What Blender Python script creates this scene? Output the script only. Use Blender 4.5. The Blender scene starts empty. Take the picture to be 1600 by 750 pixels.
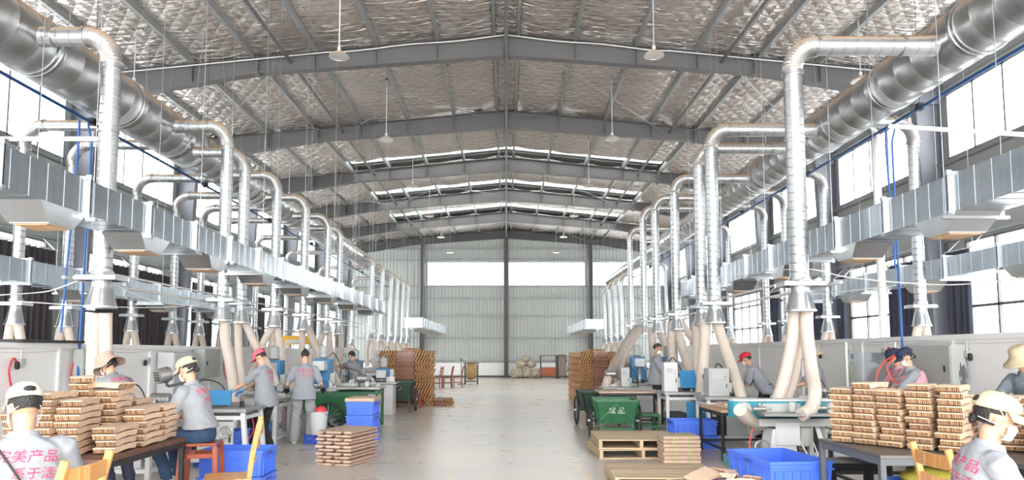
import bpy, bmesh, math, random
from mathutils import Vector, Matrix, noise
from mathutils.bvhtree import BVHTree
random.seed(7)
R = math.radians
scene = bpy.context.scene
COL = scene.collection

# ---------------------------------------------------------------- camera, world, exposure
F, PX, HY, CAMZ, TH = 1065.0, 791.0, 551.0, 1.55, R(4.5)
PY = HY - F * math.tan(TH)
cam_d = bpy.data.cameras.new('camera')
cam = bpy.data.objects.new('camera', cam_d); COL.objects.link(cam)
cam.location = (0, 0, CAMZ); cam.rotation_euler = (R(90) + TH, 0, 0)
cam_d.sensor_width = 36; cam_d.lens = F / 1600 * 36
cam_d.shift_x = (800 - PX) / 1600; cam_d.shift_y = (PY - 375) / 1600
cam_d.clip_end = 300; cam_d.clip_start = .05
scene.camera = cam
scene.view_settings.view_transform = 'Standard'
scene.view_settings.look = 'None'
scene.view_settings.gamma = 1.0
scene.view_settings.use_curve_mapping = False
scene.view_settings.exposure = 3.12
w = bpy.data.worlds.new('overcast_sky'); scene.world = w; w.use_nodes = True
bg = w.node_tree.nodes['Background']
bg.inputs[0].default_value = (1.0, 0.985, 0.96, 1); bg.inputs[1].default_value = 1.0
sd_ = bpy.data.lights.new('fill_sun', 'SUN'); sd_.energy = .30; sd_.angle = R(75); sd_.color = (1, .97, .93)
sun = bpy.data.objects.new('fill_sun', sd_); COL.objects.link(sun); sun.rotation_euler = (R(66), 0, 0)   # added soft fill light from behind the camera, entering at the unwalled near end
try:
    scene.cycles.use_denoising = True
    scene.cycles.max_bounces = 8; scene.cycles.diffuse_bounces = 5; scene.cycles.glossy_bounces = 3
    scene.cycles.transparent_max_bounces = 10; scene.cycles.sample_clamp_indirect = 4.0
    scene.cycles.caustics_reflective = False; scene.cycles.caustics_refractive = False
except Exception:
    pass

# ---------------------------------------------------------------- helpers
def pt(px, py, yd):
    """world point seen at a photo position, yd metres along the camera axis"""
    u = (px - PX) / F; v = (PY - py) / F
    c, s = math.cos(TH), math.sin(TH)
    return Vector((u * yd, yd * (c - v * s), CAMZ + yd * (s + v * c)))
def gp(px, py, z=0.0):
    """world point on the level z under a photo position"""
    a = pt(px, py, 1.0) - Vector((0, 0, CAMZ))
    t = (z - CAMZ) / a.z
    return Vector((a.x * t, a.y * t, z))

class MB:
    def __init__(s): s.v = []; s.f = []; s.uv = None
    def add(s, vs, fs):
        b = len(s.v); s.v += [tuple(v) for v in vs]; s.f += [tuple(i + b for i in f) for f in fs]; return s
    def box(s, c, d, rz=0, M=None):
        x, y, z = d[0] / 2, d[1] / 2, d[2] / 2
        vs = [Vector((a * x, b * y, e * z)) for a in (-1, 1) for b in (-1, 1) for e in (-1, 1)]
        if M is None: M = Matrix.Rotation(rz, 3, 'Z')
        vs = [M @ v + Vector(c) for v in vs]
        return s.add(vs, [(0, 1, 3, 2), (4, 6, 7, 5), (0, 4, 5, 1), (2, 3, 7, 6), (0, 2, 6, 4), (1, 5, 7, 3)])
    def span(s, a, b):
        a = Vector(a); b = Vector(b)
        return s.box((a + b) / 2, (abs(b.x - a.x), abs(b.y - a.y), abs(b.z - a.z)))
    def bar(s, a, b, wd, ht=None, up=(0, 0, 1)):
        a = Vector(a); b = Vector(b); d = b - a; L = d.length
        if L < 1e-6: return s
        y = d / L; u = Vector(up)
        if abs(y.dot(u)) > .98: u = Vector((1, 0, 0))
        x = y.cross(u).normalized(); z = x.cross(y)
        M = Matrix((x, y, z)).transposed()
        return s.box((a + b) / 2, (wd, L, ht or wd), M=M)
    def tube(s, pts, r, n=12, caps=True, up=(0, 0, 1)):
        pts = [Vector(p) for p in pts]; m = len(pts)
        rs = r if isinstance(r, (list, tuple)) else [r] * m
        base = len(s.v); prev = None
        for i, p in enumerate(pts):
            t = (pts[min(i + 1, m - 1)] - pts[max(i - 1, 0)])
            if t.length < 1e-9: t = Vector((0, 0, 1))
            t.normalize()
            if prev is None:
                u = Vector(up)
                if abs(t.dot(u)) > .95: u = Vector((1, 0, 0))
                x = t.cross(u).normalized()
            else:
                x = prev - t * prev.dot(t)
                if x.length < 1e-6: x = t.orthogonal()
                x.normalize()
            prev = x; y = t.cross(x)
            for k in range(n):
                a = 2 * math.pi * k / n
                s.v.append(tuple(p + (x * math.cos(a) + y * math.sin(a)) * rs[i]))
        for i in range(m - 1):
            for k in range(n):
                k2 = (k + 1) % n
                s.f.append((base + i * n + k, base + i * n + k2, base + (i + 1) * n + k2, base + (i + 1) * n + k))
        if caps:
            s.f.append(tuple(base + k for k in reversed(range(n))))
            s.f.append(tuple(base + (m - 1) * n + k for k in range(n)))
        return s
    def lathe(s, prof, c=(0, 0, 0), n=20, axis='Z', caps=True):
        base = len(s.v); c = Vector(c)
        for r, h in prof:
            for k in range(n):
                a = 2 * math.pi * k / n; x, y = r * math.cos(a), r * math.sin(a)
                p = (x, y, h) if axis == 'Z' else ((x, h, y) if axis == 'Y' else (h, x, y))
                s.v.append(tuple(c + Vector(p)))
        m = len(prof)
        for i in range(m - 1):
            for k in range(n):
                k2 = (k + 1) % n
                s.f.append((base + i * n + k, base + i * n + k2, base + (i + 1) * n + k2, base + (i + 1) * n + k))
        if caps:
            s.f.append(tuple(base + k for k in reversed(range(n)))); s.f.append(tuple(base + (m - 1) * n + k for k in range(n)))
        return s
    def prism(s, prof, a, b, x=(1, 0, 0), z=(0, 0, 1)):
        """closed 2-D profile swept from a to b"""
        a = Vector(a); b = Vector(b); x = Vector(x); z = Vector(z); n = len(prof)
        vs = [a + x * p[0] + z * p[1] for p in prof] + [b + x * p[0] + z * p[1] for p in prof]
        return s.add(vs, [tuple(range(n)), tuple(reversed(range(n, 2 * n)))] + [(i, n + i, n + (i + 1) % n, (i + 1) % n) for i in range(n)])
    def sphere(s, c, r, n=14, m=9, M=None):
        rr = (r, r, r) if not isinstance(r, (tuple, list)) else r
        base = len(s.v); c = Vector(c)
        for i in range(m + 1):
            th = math.pi * (i / m); th = min(max(th, .02), math.pi - .02)
            for k in range(n):
                a = 2 * math.pi * k / n
                p = Vector((rr[0] * math.sin(th) * math.cos(a), rr[1] * math.sin(th) * math.sin(a), rr[2] * math.cos(th)))
                if M is not None: p = M @ p
                s.v.append(tuple(c + p))
        for i in range(m):
            for k in range(n):
                k2 = (k + 1) % n
                s.f.append((base + i * n + k, base + (i + 1) * n + k, base + (i + 1) * n + k2, base + i * n + k2))
        s.f.append(tuple(base + k for k in range(n))); s.f.append(tuple(base + m * n + k for k in reversed(range(n))))
        return s
    def build(s, name, mat, parent=None, smooth=False, bevel=0, world=False):
        me = bpy.data.meshes.new(name); me.from_pydata(s.v, [], s.f)
        bm = bmesh.new(); bm.from_mesh(me)
        bmesh.ops.recalc_face_normals(bm, faces=bm.faces); bm.to_mesh(me); bm.free()
        me.materials.append(mat)
        if smooth:
            me.polygons.foreach_set('use_smooth', [True] * len(me.polygons))
            try: me.set_sharp_from_angle(angle=R(48))
            except Exception: pass
        o = bpy.data.objects.new(name, me); COL.objects.link(o)
        if parent is not None:
            o.parent = parent
            if world: o.matrix_parent_inverse = parent_mat(parent).inverted()
        if bevel:
            md = o.modifiers.new('edge', 'BEVEL'); md.width = bevel; md.segments = 2; md.limit_method = 'ANGLE'
        return o
def parent_mat(o):
    m = Matrix.LocRotScale(o.location, o.rotation_euler, o.scale)
    return m if o.parent is None else parent_mat(o.parent) @ o.matrix_parent_inverse @ m
def thing(name, label, cat, loc=(0, 0, 0), rz=0, group=None):
    o = bpy.data.objects.new(name, None); COL.objects.link(o); o.empty_display_size = .1
    o.location = loc; o.rotation_euler = (0, 0, rz); tag(o, label, cat, group); return o
def tag(o, label=None, cat=None, group=None, kind=None):
    if label: o['label'] = label
    if cat: o['category'] = cat
    if group: o['group'] = group
    if kind: o['kind'] = kind
    return o
def struct(name, mb, m, label=None, **k):
    o = mb.build(name, m, **k); o['kind'] = 'structure'
    if label: o['label'] = label
    return o
def kids(o): return [c for c in bpy.data.objects if c.parent is o]
def copy_tree(o, parent=None, cache={}):
    c = o.copy(); COL.objects.link(c)
    if parent is not None: c.parent = parent
    if o.name not in cache: cache[o.name] = list(o.children)
    for ch in cache[o.name]: copy_tree(ch, c)
    return c
ORD = ['first', 'second', 'third', 'fourth', 'fifth', 'sixth', 'seventh', 'eighth', 'ninth', 'tenth', 'eleventh', 'twelfth', 'thirteenth', 'fourteenth', 'fifteenth', 'sixteenth']
def nth(k):
    if k < 16: return ORD[k]
    return {16: 'seventeenth', 17: 'eighteenth', 18: 'nineteenth', 19: 'twentieth', 29: 'thirtieth'}.get(k) or (('twenty-', 'thirty-')[k > 29] + ORD[(k - 20) % 10])
def smooth_path(pts, n=8):
    P = [Vector(p) for p in pts]; P = [P[0] * 2 - P[1]] + P + [P[-1] * 2 - P[-2]]; out = []
    for i in range(1, len(P) - 2):
        for k in range(n):
            t = k / n; a, b, c, d = P[i - 1], P[i], P[i + 1], P[i + 2]
            out.append(.5 * ((2 * b) + (c - a) * t + (2 * a - 5 * b + 4 * c - d) * t * t + (3 * b - a - 3 * c + d) * t ** 3))
    out.append(P[-2]); return out

# ---------------------------------------------------------------- materials
def nt(name):
    m = bpy.data.materials.new(name); m.use_nodes = True
    return m, m.node_tree.nodes, m.node_tree.links, m.node_tree.nodes['Principled BSDF']
def mat(name, col, rough=.6, metal=0., var=.08, scale=6., bump=0., bscale=30., spec=None, alpha=None):
    m, N, L, b = nt(name)
    b.inputs['Roughness'].default_value = rough; b.inputs['Metallic'].default_value = metal
    if spec is not None: b.inputs['Specular IOR Level'].default_value = spec
    tc = N.new('ShaderNodeTexCoord')
    if var:
        nz = N.new('ShaderNodeTexNoise'); nz.inputs['Scale'].default_value = scale; nz.inputs['Detail'].default_value = 4
        L.new(tc.outputs['Object'], nz.inputs['Vector'])
        mx = N.new('ShaderNodeMix'); mx.data_type = 'RGBA'
        mx.inputs['A'].default_value = (*[c * (1 - var * 1.6) for c in col], 1)
        mx.inputs['B'].default_value = (*[min(1, c * (1 + var * 1.6)) for c in col], 1)
        L.new(nz.outputs['Fac'], mx.inputs['Factor']); L.new(mx.outputs['Result'], b.inputs['Base Color'])
    else: b.inputs['Base Color'].default_value = (*col, 1)
    if bump:
        n2 = N.new('ShaderNodeTexNoise'); n2.inputs['Scale'].default_value = bscale; n2.inputs['Detail'].default_value = 3
        L.new(tc.outputs['Object'], n2.inputs['Vector'])
        bp = N.new('ShaderNodeBump'); bp.inputs['Strength'].default_value = bump; bp.inputs['Distance'].default_value = .02
        L.new(n2.outputs['Fac'], bp.inputs['Height']); L.new(bp.outputs['Normal'], b.inputs['Normal'])
    if alpha is not None: b.inputs['Alpha'].default_value = alpha
    return m
def node_mul(N, L, a, k):
    n = N.new('ShaderNodeMath'); n.operation = 'MULTIPLY'; L.new(a, n.inputs[0]); n.inputs[1].default_value = k; return n.outputs[0]
def galv(name, axis, freq, tilt=0., dust=True, rough=.30, col=(.66, .68, .70), line=.5):
    """galvanised sheet; seams every 1/freq m along the axis; settled dust on faces that look up"""
    m, N, L, b = nt(name)
    b.inputs['Metallic'].default_value = .9; b.inputs['Roughness'].default_value = rough
    tc = N.new('ShaderNodeTexCoord'); sp = N.new('ShaderNodeSeparateXYZ'); L.new(tc.outputs['Object'], sp.inputs[0])
    c = sp.outputs['XYZ'.index(axis)]
    other = sp.outputs[0 if axis != 'X' else 1]
    s = node_mul(N, L, c, freq); t = node_mul(N, L, other, tilt)
    ad = N.new('ShaderNodeMath'); ad.operation = 'ADD'; L.new(s, ad.inputs[0]); L.new(t, ad.inputs[1])
    fr = N.new('ShaderNodeMath'); fr.operation = 'FRACT'; L.new(ad.outputs[0], fr.inputs[0])
    rp = N.new('ShaderNodeValToRGB'); rp.color_ramp.elements[0].position = .0; rp.color_ramp.elements[0].color = (line, line, line, 1)
    rp.color_ramp.elements[1].position = .16; rp.color_ramp.elements[1].color = (1, 1, 1, 1)
    L.new(fr.outputs[0], rp.inputs[0])
    nz = N.new('ShaderNodeTexNoise'); nz.inputs['Scale'].default_value = 3; nz.inputs['Detail'].default_value = 6
    L.new(tc.outputs['Object'], nz.inputs['Vector'])
    mx = N.new('ShaderNodeMix'); mx.data_type = 'RGBA'; mx.inputs['A'].default_value = (*[x * .82 for x in col], 1); mx.inputs['B'].default_value = (*[min(1, x * 1.15) for x in col], 1)
    L.new(nz.outputs['Fac'], mx.inputs['Factor'])
    ml = N.new('ShaderNodeMix'); ml.data_type = 'RGBA'; ml.blend_type = 'MULTIPLY'; ml.inputs['Factor'].default_value = 1
    L.new(mx.outputs['Result'], ml.inputs['A']); L.new(rp.outputs[0], ml.inputs['B'])
    out = ml.outputs['Result']
    if dust:
        g = N.new('ShaderNodeNewGeometry'); s2 = N.new('ShaderNodeSeparateXYZ'); L.new(g.outputs['Normal'], s2.inputs[0])
        r2 = N.new('ShaderNodeValToRGB'); r2.color_ramp.elements[0].position = .22; r2.color_ramp.elements[0].color = (0, 0, 0, 1)
        r2.color_ramp.elements[1].position = .62; r2.color_ramp.elements[1].color = (1, 1, 1, 1); L.new(s2.outputs[2], r2.inputs[0])
        md = N.new('ShaderNodeMix'); md.data_type = 'RGBA'; md.inputs['B'].default_value = (.50, .35, .23, 1)
        L.new(r2.outputs[0], md.inputs['Factor']); L.new(out, md.inputs['A']); out = md.outputs['Result']
        inv = N.new('ShaderNodeMath'); inv.operation = 'MULTIPLY_ADD'; L.new(r2.outputs[0], inv.inputs[0]); inv.inputs[1].default_value = -.88; inv.inputs[2].default_value = .9
        L.new(inv.outputs[0], b.inputs['Metallic'])
        rr = N.new('ShaderNodeMath'); rr.operation = 'MULTIPLY_ADD'; L.new(r2.outputs[0], rr.inputs[0]); rr.inputs[1].default_value = .5; rr.inputs[2].default_value = rough
        L.new(rr.outputs[0], b.inputs['Roughness'])
    L.new(out, b.inputs['Base Color'])
    bp = N.new('ShaderNodeBump'); bp.inputs['Strength'].default_value = .5; bp.inputs['Distance'].default_value = .012
    a2 = N.new('ShaderNodeMath'); a2.operation = 'MULTIPLY_ADD'; L.new(nz.outputs['Fac'], a2.inputs[0]); a2.inputs[1].default_value = 1.2; L.new(rp.outputs[0], a2.inputs[2])
    L.new(a2.outputs[0], bp.inputs['Height']); L.new(bp.outputs['Normal'], b.inputs['Normal'])
    return m

M = {}
M['duct_y'] = galv('galvanised_main_duct', 'Y', 7.5, dust=True, rough=.34, col=(.46, .465, .47), line=.84)
M['duct_z'] = galv('galvanised_spiral_pipe', 'Z', 8.5, 1.6, dust=False, rough=.32, col=(.52, .54, .56), line=.35)
M['duct_x'] = galv('galvanised_branch_pipe', 'X', 6, dust=True, rough=.32, col=(.52, .54, .56), line=.66)
M['flex'] = galv('galvanised_flexible_elbow', 'X', 1, dust=True, rough=.36, col=(.54, .55, .56), line=1)
M['plain'] = galv('galvanised_plain', 'Y', .1, dust=False, rough=.28, col=(.46, .48, .50), line=1)
M['sheet'] = galv('galvanised_rectangular_duct', 'Y', 4.2, dust=False, rough=.27, col=(.36, .40, .44), line=.84)
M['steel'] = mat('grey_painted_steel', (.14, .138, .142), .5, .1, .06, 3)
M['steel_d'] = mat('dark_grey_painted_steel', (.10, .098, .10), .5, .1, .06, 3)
M['purlin'] = mat('galvanised_purlin', (.33, .35, .355), .45, .4, .12, 5)
M['col'] = mat('blue_grey_column_paint', (.20, .21, .25), .5, .0, .06, 3)
M['panel'] = mat('pale_grey_green_wall_sheet', (.50, .53, .515), .5, .15, .05, 2)
M['panel_w'] = mat('grey_wall_sheet', (.42, .43, .43), .55, .05, .05, 2)
M['white'] = mat('white_painted_wall', (.93, .93, .935), .6, 0, .04, 1.5, .05, 8)
M['white_m'] = mat('white_machine_enamel', (.60, .62, .635), .4, 0, .05, 4)
M['grey_m'] = mat('grey_machine_enamel', (.45, .48, .47), .45, 0, .06, 5)
M['blue_m'] = mat('blue_machine_enamel', (.03, .20, .42), .4, 0, .08, 5)
M['teal_m'] = mat('teal_machine_enamel', (.03, .27, .36), .4, 0, .08, 5)
M['black'] = mat('black_metal', (.02, .02, .022), .45, .2, .2, 9)
M['dark'] = mat('dark_rubber', (.03, .03, .032), .75, 0, .2, 9)
M['iron'] = mat('machined_iron', (.36, .36, .36), .38, .7, .2, 12)
M['crate'] = mat('blue_plastic', (.075, .19, .78), .42, 0, .06, 6)
M['crate_d'] = mat('deep_blue_plastic', (.035, .09, .5), .42, 0, .06, 6)
M['green'] = mat('green_cart_paint', (.02, .12, .05), .45, .0, .2, 7)
M['green_d'] = mat('dark_green_cart_paint', (.012, .035, .025), .5, .0, .2, 7)
M['pvc'] = mat('white_plastic_pipe', (.80, .80, .80), .35, 0, .03, 4)
M['blue_p'] = mat('blue_pipe_paint', (.03, .13, .42), .35, 0, .05, 4)
M['red'] = mat('red_rubber', (.75, .04, .06), .4, 0, .05, 4)
M['redcord'] = mat('coral_red_cord', (.85, .12, .09), .6, 0, .1, 40)
M['hose'] = None
M['glass'] = None

def hose_mat():
    m, N, L, b = nt('translucent_beige_dust_hose')
    b.inputs['Base Color'].default_value = (.72, .60, .50, 1); b.inputs['Roughness'].default_value = .55
    nz = N.new('ShaderNodeTexNoise'); nz.inputs['Scale'].default_value = 9; nz.inputs['Detail'].default_value = 5
    tc = N.new('ShaderNodeTexCoord'); L.new(tc.outputs['Object'], nz.inputs['Vector'])
    mx = N.new('ShaderNodeMix'); mx.data_type = 'RGBA'; mx.inputs['A'].default_value = (.72, .61, .52, 1); mx.inputs['B'].default_value = (.86, .79, .73, 1)
    L.new(nz.outputs['Fac'], mx.inputs['Factor']); L.new(mx.outputs['Result'], b.inputs['Base Color'])
    tr = N.new('ShaderNodeBsdfTranslucent'); L.new(mx.outputs['Result'], tr.inputs[0])
    ms = N.new('ShaderNodeMixShader'); ms.inputs[0].default_value = .22
    L.new(b.outputs[0], ms.inputs[1]); L.new(tr.outputs[0], ms.inputs[2]); L.new(ms.outputs[0], N['Material Output'].inputs[0]); return m
M['hose'] = hose_mat()
def glass_mat(name, tint, gloss):
    m, N, L, b = nt(name); N.remove(b)
    t = N.new('ShaderNodeBsdfTransparent'); t.inputs[0].default_value = (*tint, 1)
    g = N.new('ShaderNodeBsdfGlossy'); g.inputs['Roughness'].default_value = .08; g.inputs[0].default_value = (.9, .95, 1, 1)
    ms = N.new('ShaderNodeMixShader'); ms.inputs[0].default_value = gloss
    L.new(t.outputs[0], ms.inputs[1]); L.new(g.outputs[0], ms.inputs[2]); L.new(ms.outputs[0], N['Material Output'].inputs[0]); return m
M['glass'] = glass_mat('window_glass', (.95, .97, .98), .06)
M['sky_p'] = glass_mat('skylight_sheet', (.85, .87, .86), .1)
M['acrylic'] = glass_mat('clear_acrylic_guard', (.80, .84, .86), .16)

def floor_mat():
    m, N, L, b = nt('polished_grey_concrete')
    tc = N.new('ShaderNodeTexCoord')
    n1 = N.new('ShaderNodeTexNoise'); n1.inputs['Scale'].default_value = .35; n1.inputs['Detail'].default_value = 3; n1.inputs['Roughness'].default_value = .5
    n2 = N.new('ShaderNodeTexNoise'); n2.inputs['Scale'].default_value = 1.5; n2.inputs['Detail'].default_value = 4
    for n in (n1, n2): L.new(tc.outputs['Object'], n.inputs['Vector'])
    r1 = N.new('ShaderNodeValToRGB'); e = r1.color_ramp.elements
    e[0].position = .30; e[0].color = (.52, .515, .515, 1); e[1].position = .58; e[1].color = (.69, .60, .52, 1)
    L.new(n1.outputs['Fac'], r1.inputs[0])
    r2 = N.new('ShaderNodeValToRGB'); e = r2.color_ramp.elements
    e[0].position = .2; e[0].color = (.90, .90, .90, 1); e[1].position = .8; e[1].color = (1.04, 1.04, 1.04, 1)
    L.new(n2.outputs['Fac'], r2.inputs[0])
    ml = N.new('ShaderNodeMix'); ml.data_type = 'RGBA'; ml.blend_type = 'MULTIPLY'; ml.inputs['Factor'].default_value = 1
    L.new(r1.outputs[0], ml.inputs['A']); L.new(r2.outputs[0], ml.inputs['B'])
    # worn yellow aisle lines at fixed X, broken up by wear
    sp = N.new('ShaderNodeSeparateXYZ'); L.new(tc.outputs['Object'], sp.inputs[0]); cur = ml.outputs['Result']
    n3 = N.new('ShaderNodeTexNoise'); n3.inputs['Scale'].default_value = 3.2; n3.inputs['Detail'].default_value = 6; L.new(tc.outputs['Object'], n3.inputs['Vector'])
    for x0, lo, hi in ((1.0, .30, .62), (-.71, .42, .72)):
        s = N.new('ShaderNodeMath'); s.operation = 'SUBTRACT'; L.new(sp.outputs[0], s.inputs[0]); s.inputs[1].default_value = x0
        a = N.new('ShaderNodeMath'); a.operation = 'ABSOLUTE'; L.new(s.outputs[0], a.inputs[0])
        l = N.new('ShaderNodeMath'); l.operation = 'LESS_THAN'; L.new(a.outputs[0], l.inputs[0]); l.inputs[1].default_value = .045
        rr = N.new('ShaderNodeValToRGB'); rr.color_ramp.elements[0].position = lo; rr.color_ramp.elements[0].color = (0, 0, 0, 1); rr.color_ramp.elements[1].position = hi; rr.color_ramp.elements[1].color = (.85, .85, .85, 1)
        L.new(n3.outputs['Fac'], rr.inputs[0])
        q = N.new('ShaderNodeMath'); q.operation = 'MULTIPLY'; L.new(l.outputs[0], q.inputs[0]); L.new(rr.outputs[0], q.inputs[1])
        mm = N.new('ShaderNodeMix'); mm.data_type = 'RGBA'; mm.inputs['B'].default_value = (.74, .52, .25, 1)
        L.new(q.outputs[0], mm.inputs['Factor']); L.new(cur, mm.inputs['A']); cur = mm.outputs['Result']
    L.new(cur, b.inputs['Base Color'])
    r3 = N.new('ShaderNodeValToRGB'); r3.color_ramp.elements[0].position = .25; r3.color_ramp.elements[0].color = (.26, .26, .26, 1); r3.color_ramp.elements[1].position = .8; r3.color_ramp.elements[1].color = (.33, .33, .33, 1)
    L.new(n2.outputs['Fac'], r3.inputs[0]); L.new(r3.outputs[0], b.inputs['Roughness'])
    return m
M['floor'] = floor_mat()
def foil_mat():
    m, N, L, b = nt('silver_foil_insulation')
    b.inputs['Metallic'].default_value = .85
    tc = N.new('ShaderNodeTexCoord')
    mp = N.new('ShaderNodeMapping'); mp.inputs['Scale'].default_value = (1.2, 5.5, 1); L.new(tc.outputs['Object'], mp.inputs[0])
    n1 = N.new('ShaderNodeTexNoise'); n1.inputs['Scale'].default_value = 1.6; n1.inputs['Detail'].default_value = 5; n1.inputs['Distortion'].default_value = .6; L.new(mp.outputs[0], n1.inputs['Vector'])
    n2 = N.new('ShaderNodeTexNoise'); n2.inputs['Scale'].default_value = .5; n2.inputs['Detail'].default_value = 4; L.new(tc.outputs['Object'], n2.inputs['Vector'])
    mx = N.new('ShaderNodeMix'); mx.data_type = 'RGBA'; mx.inputs['A'].default_value = (.52, .46, .42, 1); mx.inputs['B'].default_value = (.92, .86, .81, 1)
    L.new(n2.outputs['Fac'], mx.inputs['Factor']); cur = mx.outputs['Result']
    sp = N.new('ShaderNodeSeparateXYZ'); L.new(tc.outputs['Object'], sp.inputs[0])
    hs = None
    for sg in (1, -1):   # support wires crossing in diamonds under the foil
        a = N.new('ShaderNodeMath'); a.operation = 'MULTIPLY_ADD'; L.new(sp.outputs[1], a.inputs[0]); a.inputs[1].default_value = .8 * sg; L.new(sp.outputs[0], a.inputs[2])
        k = node_mul(N, L, a.outputs[0], 2.6)
        fr = N.new('ShaderNodeMath'); fr.operation = 'FRACT'; L.new(k, fr.inputs[0])
        lt = N.new('ShaderNodeMath'); lt.operation = 'LESS_THAN'; L.new(fr.outputs[0], lt.inputs[0]); lt.inputs[1].default_value = .035
        mm = N.new('ShaderNodeMix'); mm.data_type = 'RGBA'; mm.inputs['B'].default_value = (.97, .97, .97, 1)
        q = node_mul(N, L, lt.outputs[0], .8); L.new(q, mm.inputs['Factor']); L.new(cur, mm.inputs['A']); cur = mm.outputs['Result']
        pg = N.new('ShaderNodeMath'); pg.operation = 'PINGPONG'; L.new(fr.outputs[0], pg.inputs[0]); pg.inputs[1].default_value = .5
        if hs is None: hs = pg.outputs[0]
        else:
            mn = N.new('ShaderNodeMath'); mn.operation = 'MINIMUM'; L.new(hs, mn.inputs[0]); L.new(pg.outputs[0], mn.inputs[1]); hs = mn.outputs[0]
    L.new(cur, b.inputs['Base Color'])
    b.inputs['Roughness'].default_value = .26
    ad = N.new('ShaderNodeMath'); ad.operation = 'MULTIPLY_ADD'; L.new(hs, ad.inputs[0]); ad.inputs[1].default_value = .45; L.new(n1.outputs['Fac'], ad.inputs[2])
    bp = N.new('ShaderNodeBump'); bp.inputs['Strength'].default_value = 1.0; bp.inputs['Distance'].default_value = .13; L.new(ad.outputs[0], bp.inputs['Height']); L.new(bp.outputs['Normal'], b.inputs['Normal'])
    return m
M['foil'] = foil_mat()
def wood(name, c1, c2, scale=(30, 2, 30), rough=.6):
    m, N, L, b = nt(name); tc = N.new('ShaderNodeTexCoord'); mp = N.new('ShaderNodeMapping'); mp.inputs['Scale'].default_value = scale; L.new(tc.outputs['Object'], mp.inputs[0])
    n = N.new('ShaderNodeTexNoise'); n.inputs['Scale'].default_value = 1; n.inputs['Detail'].default_value = 5; L.new(mp.outputs[0], n.inputs['Vector'])
    oi = N.new('ShaderNodeObjectInfo')
    mx = N.new('ShaderNodeMix'); mx.data_type = 'RGBA'; mx.inputs['A'].default_value = (*c1, 1); mx.inputs['B'].default_value = (*c2, 1)
    rp = N.new('ShaderNodeValToRGB'); rp.color_ramp.elements[0].position = .35; rp.color_ramp.elements[1].position = .65; L.new(n.outputs['Fac'], rp.inputs[0]); L.new(rp.outputs[0], mx.inputs['Factor'])
    hv = N.new('ShaderNodeHueSaturation'); L.new(mx.outputs['Result'], hv.inputs['Color'])
    mr = N.new('ShaderNodeMapRange'); mr.inputs['To Min'].default_value = .86; mr.inputs['To Max'].default_value = 1.12; L.new(oi.outputs['Random'], mr.inputs[0]); L.new(mr.outputs[0], hv.inputs['Value'])
    L.new(hv.outputs[0], b.inputs['Base Color']); b.inputs['Roughness'].default_value = rough; return m
M['pine'] = wood('pale_pine', (.48, .36, .22), (.60, .47, .31), (3, 40, 40))
M['pine_y'] = wood('pale_pine_boards', (.47, .35, .23), (.62, .49, .33), (3, 25, 25))
M['beech'] = wood('beech_blank', (.56, .39, .27), (.70, .53, .40), (4, 40, 40))
M['oak'] = wood('varnished_orange_wood', (.50, .24, .07), (.66, .36, .13), (30, 30, 3), .35)
M['cherry'] = wood('red_varnished_wood', (.25, .045, .015), (.36, .08, .03), (30, 30, 3), .3)
M['lattice'] = wood('golden_brown_plywood', (.42, .20, .07), (.62, .34, .15), (12, 12, 60))
M['mdf'] = wood('pinkish_veneer', (.50, .35, .27), (.60, .44, .35), (6, 20, 20))
M['ply'] = wood('plywood', (.50, .30, .17), (.62, .42, .26), (5, 5, 60))
M['plank'] = wood('reddish_brown_board', (.30, .13, .08), (.42, .21, .14), (5, 5, 40))
def stripe_mat():
    """end grain of a laminated chair blank: dark and light plies"""
    m, N, L, b = nt('laminated_striped_end_grain'); tc = N.new('ShaderNodeTexCoord'); sp = N.new('ShaderNodeSeparateXYZ'); L.new(tc.outputs['Object'], sp.inputs[0])
    k = node_mul(N, L, sp.outputs[0], 72); nz = N.new('ShaderNodeTexNoise'); nz.noise_dimensions = '1D'; L.new(sp.outputs[0], nz.inputs['W']); nz.inputs['Scale'].default_value = 90; nz.inputs['Detail'].default_value = 3
    fr = N.new('ShaderNodeMath'); fr.operation = 'FRACT'; L.new(k, fr.inputs[0])
    ad = N.new('ShaderNodeMath'); ad.operation = 'MULTIPLY_ADD'; L.new(fr.outputs[0], ad.inputs[0]); ad.inputs[1].default_value = .55; L.new(nz.outputs['Fac'], ad.inputs[2])
    rp = N.new('ShaderNodeValToRGB'); rp.color_ramp.interpolation = 'LINEAR'; e = rp.color_ramp.elements
    e[0].position = .66; e[0].color = (.07, .028, .012, 1); e[1].position = .80; e[1].color = (.34, .20, .10, 1)
    x = e.new(.98); x.color = (.55, .38, .25, 1); L.new(ad.outputs[0], rp.inputs[0])
    oi = N.new('ShaderNodeObjectInfo'); hv = N.new('ShaderNodeHueSaturation'); L.new(rp.outputs[0], hv.inputs['Color'])
    mr = N.new('ShaderNodeMapRange'); mr.inputs['To Min'].default_value = .8; mr.inputs['To Max'].default_value = 1.2; L.new(oi.outputs['Random'], mr.inputs[0]); L.new(mr.outputs[0], hv.inputs['Value'])
    L.new(hv.outputs[0], b.inputs['Base Color']); b.inputs['Roughness'].default_value = .6; return m
M['stripe'] = stripe_mat()
def cloth(name, col, var=.06): return mat(name, col, .85, 0, var, 9, .35, 14)

# ---------------------------------------------------------------- the building
W = 10.6; BAY = 5.34; FY = [16.3 + BAY * k for k in range(-3, 6)]      # 0.28 .. 43.0
Y0, Y1 = -5.2, 43.2  # near end left without a wall so sky light fills the hall
RIDGE, SL = 9.42, .1
def roof_z(x): return RIDGE - abs(x) * SL
struct('floor', MB().span((-W - .2, Y0, -.12), (W + .2, Y1 + .3, 0)), M['floor'])
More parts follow.
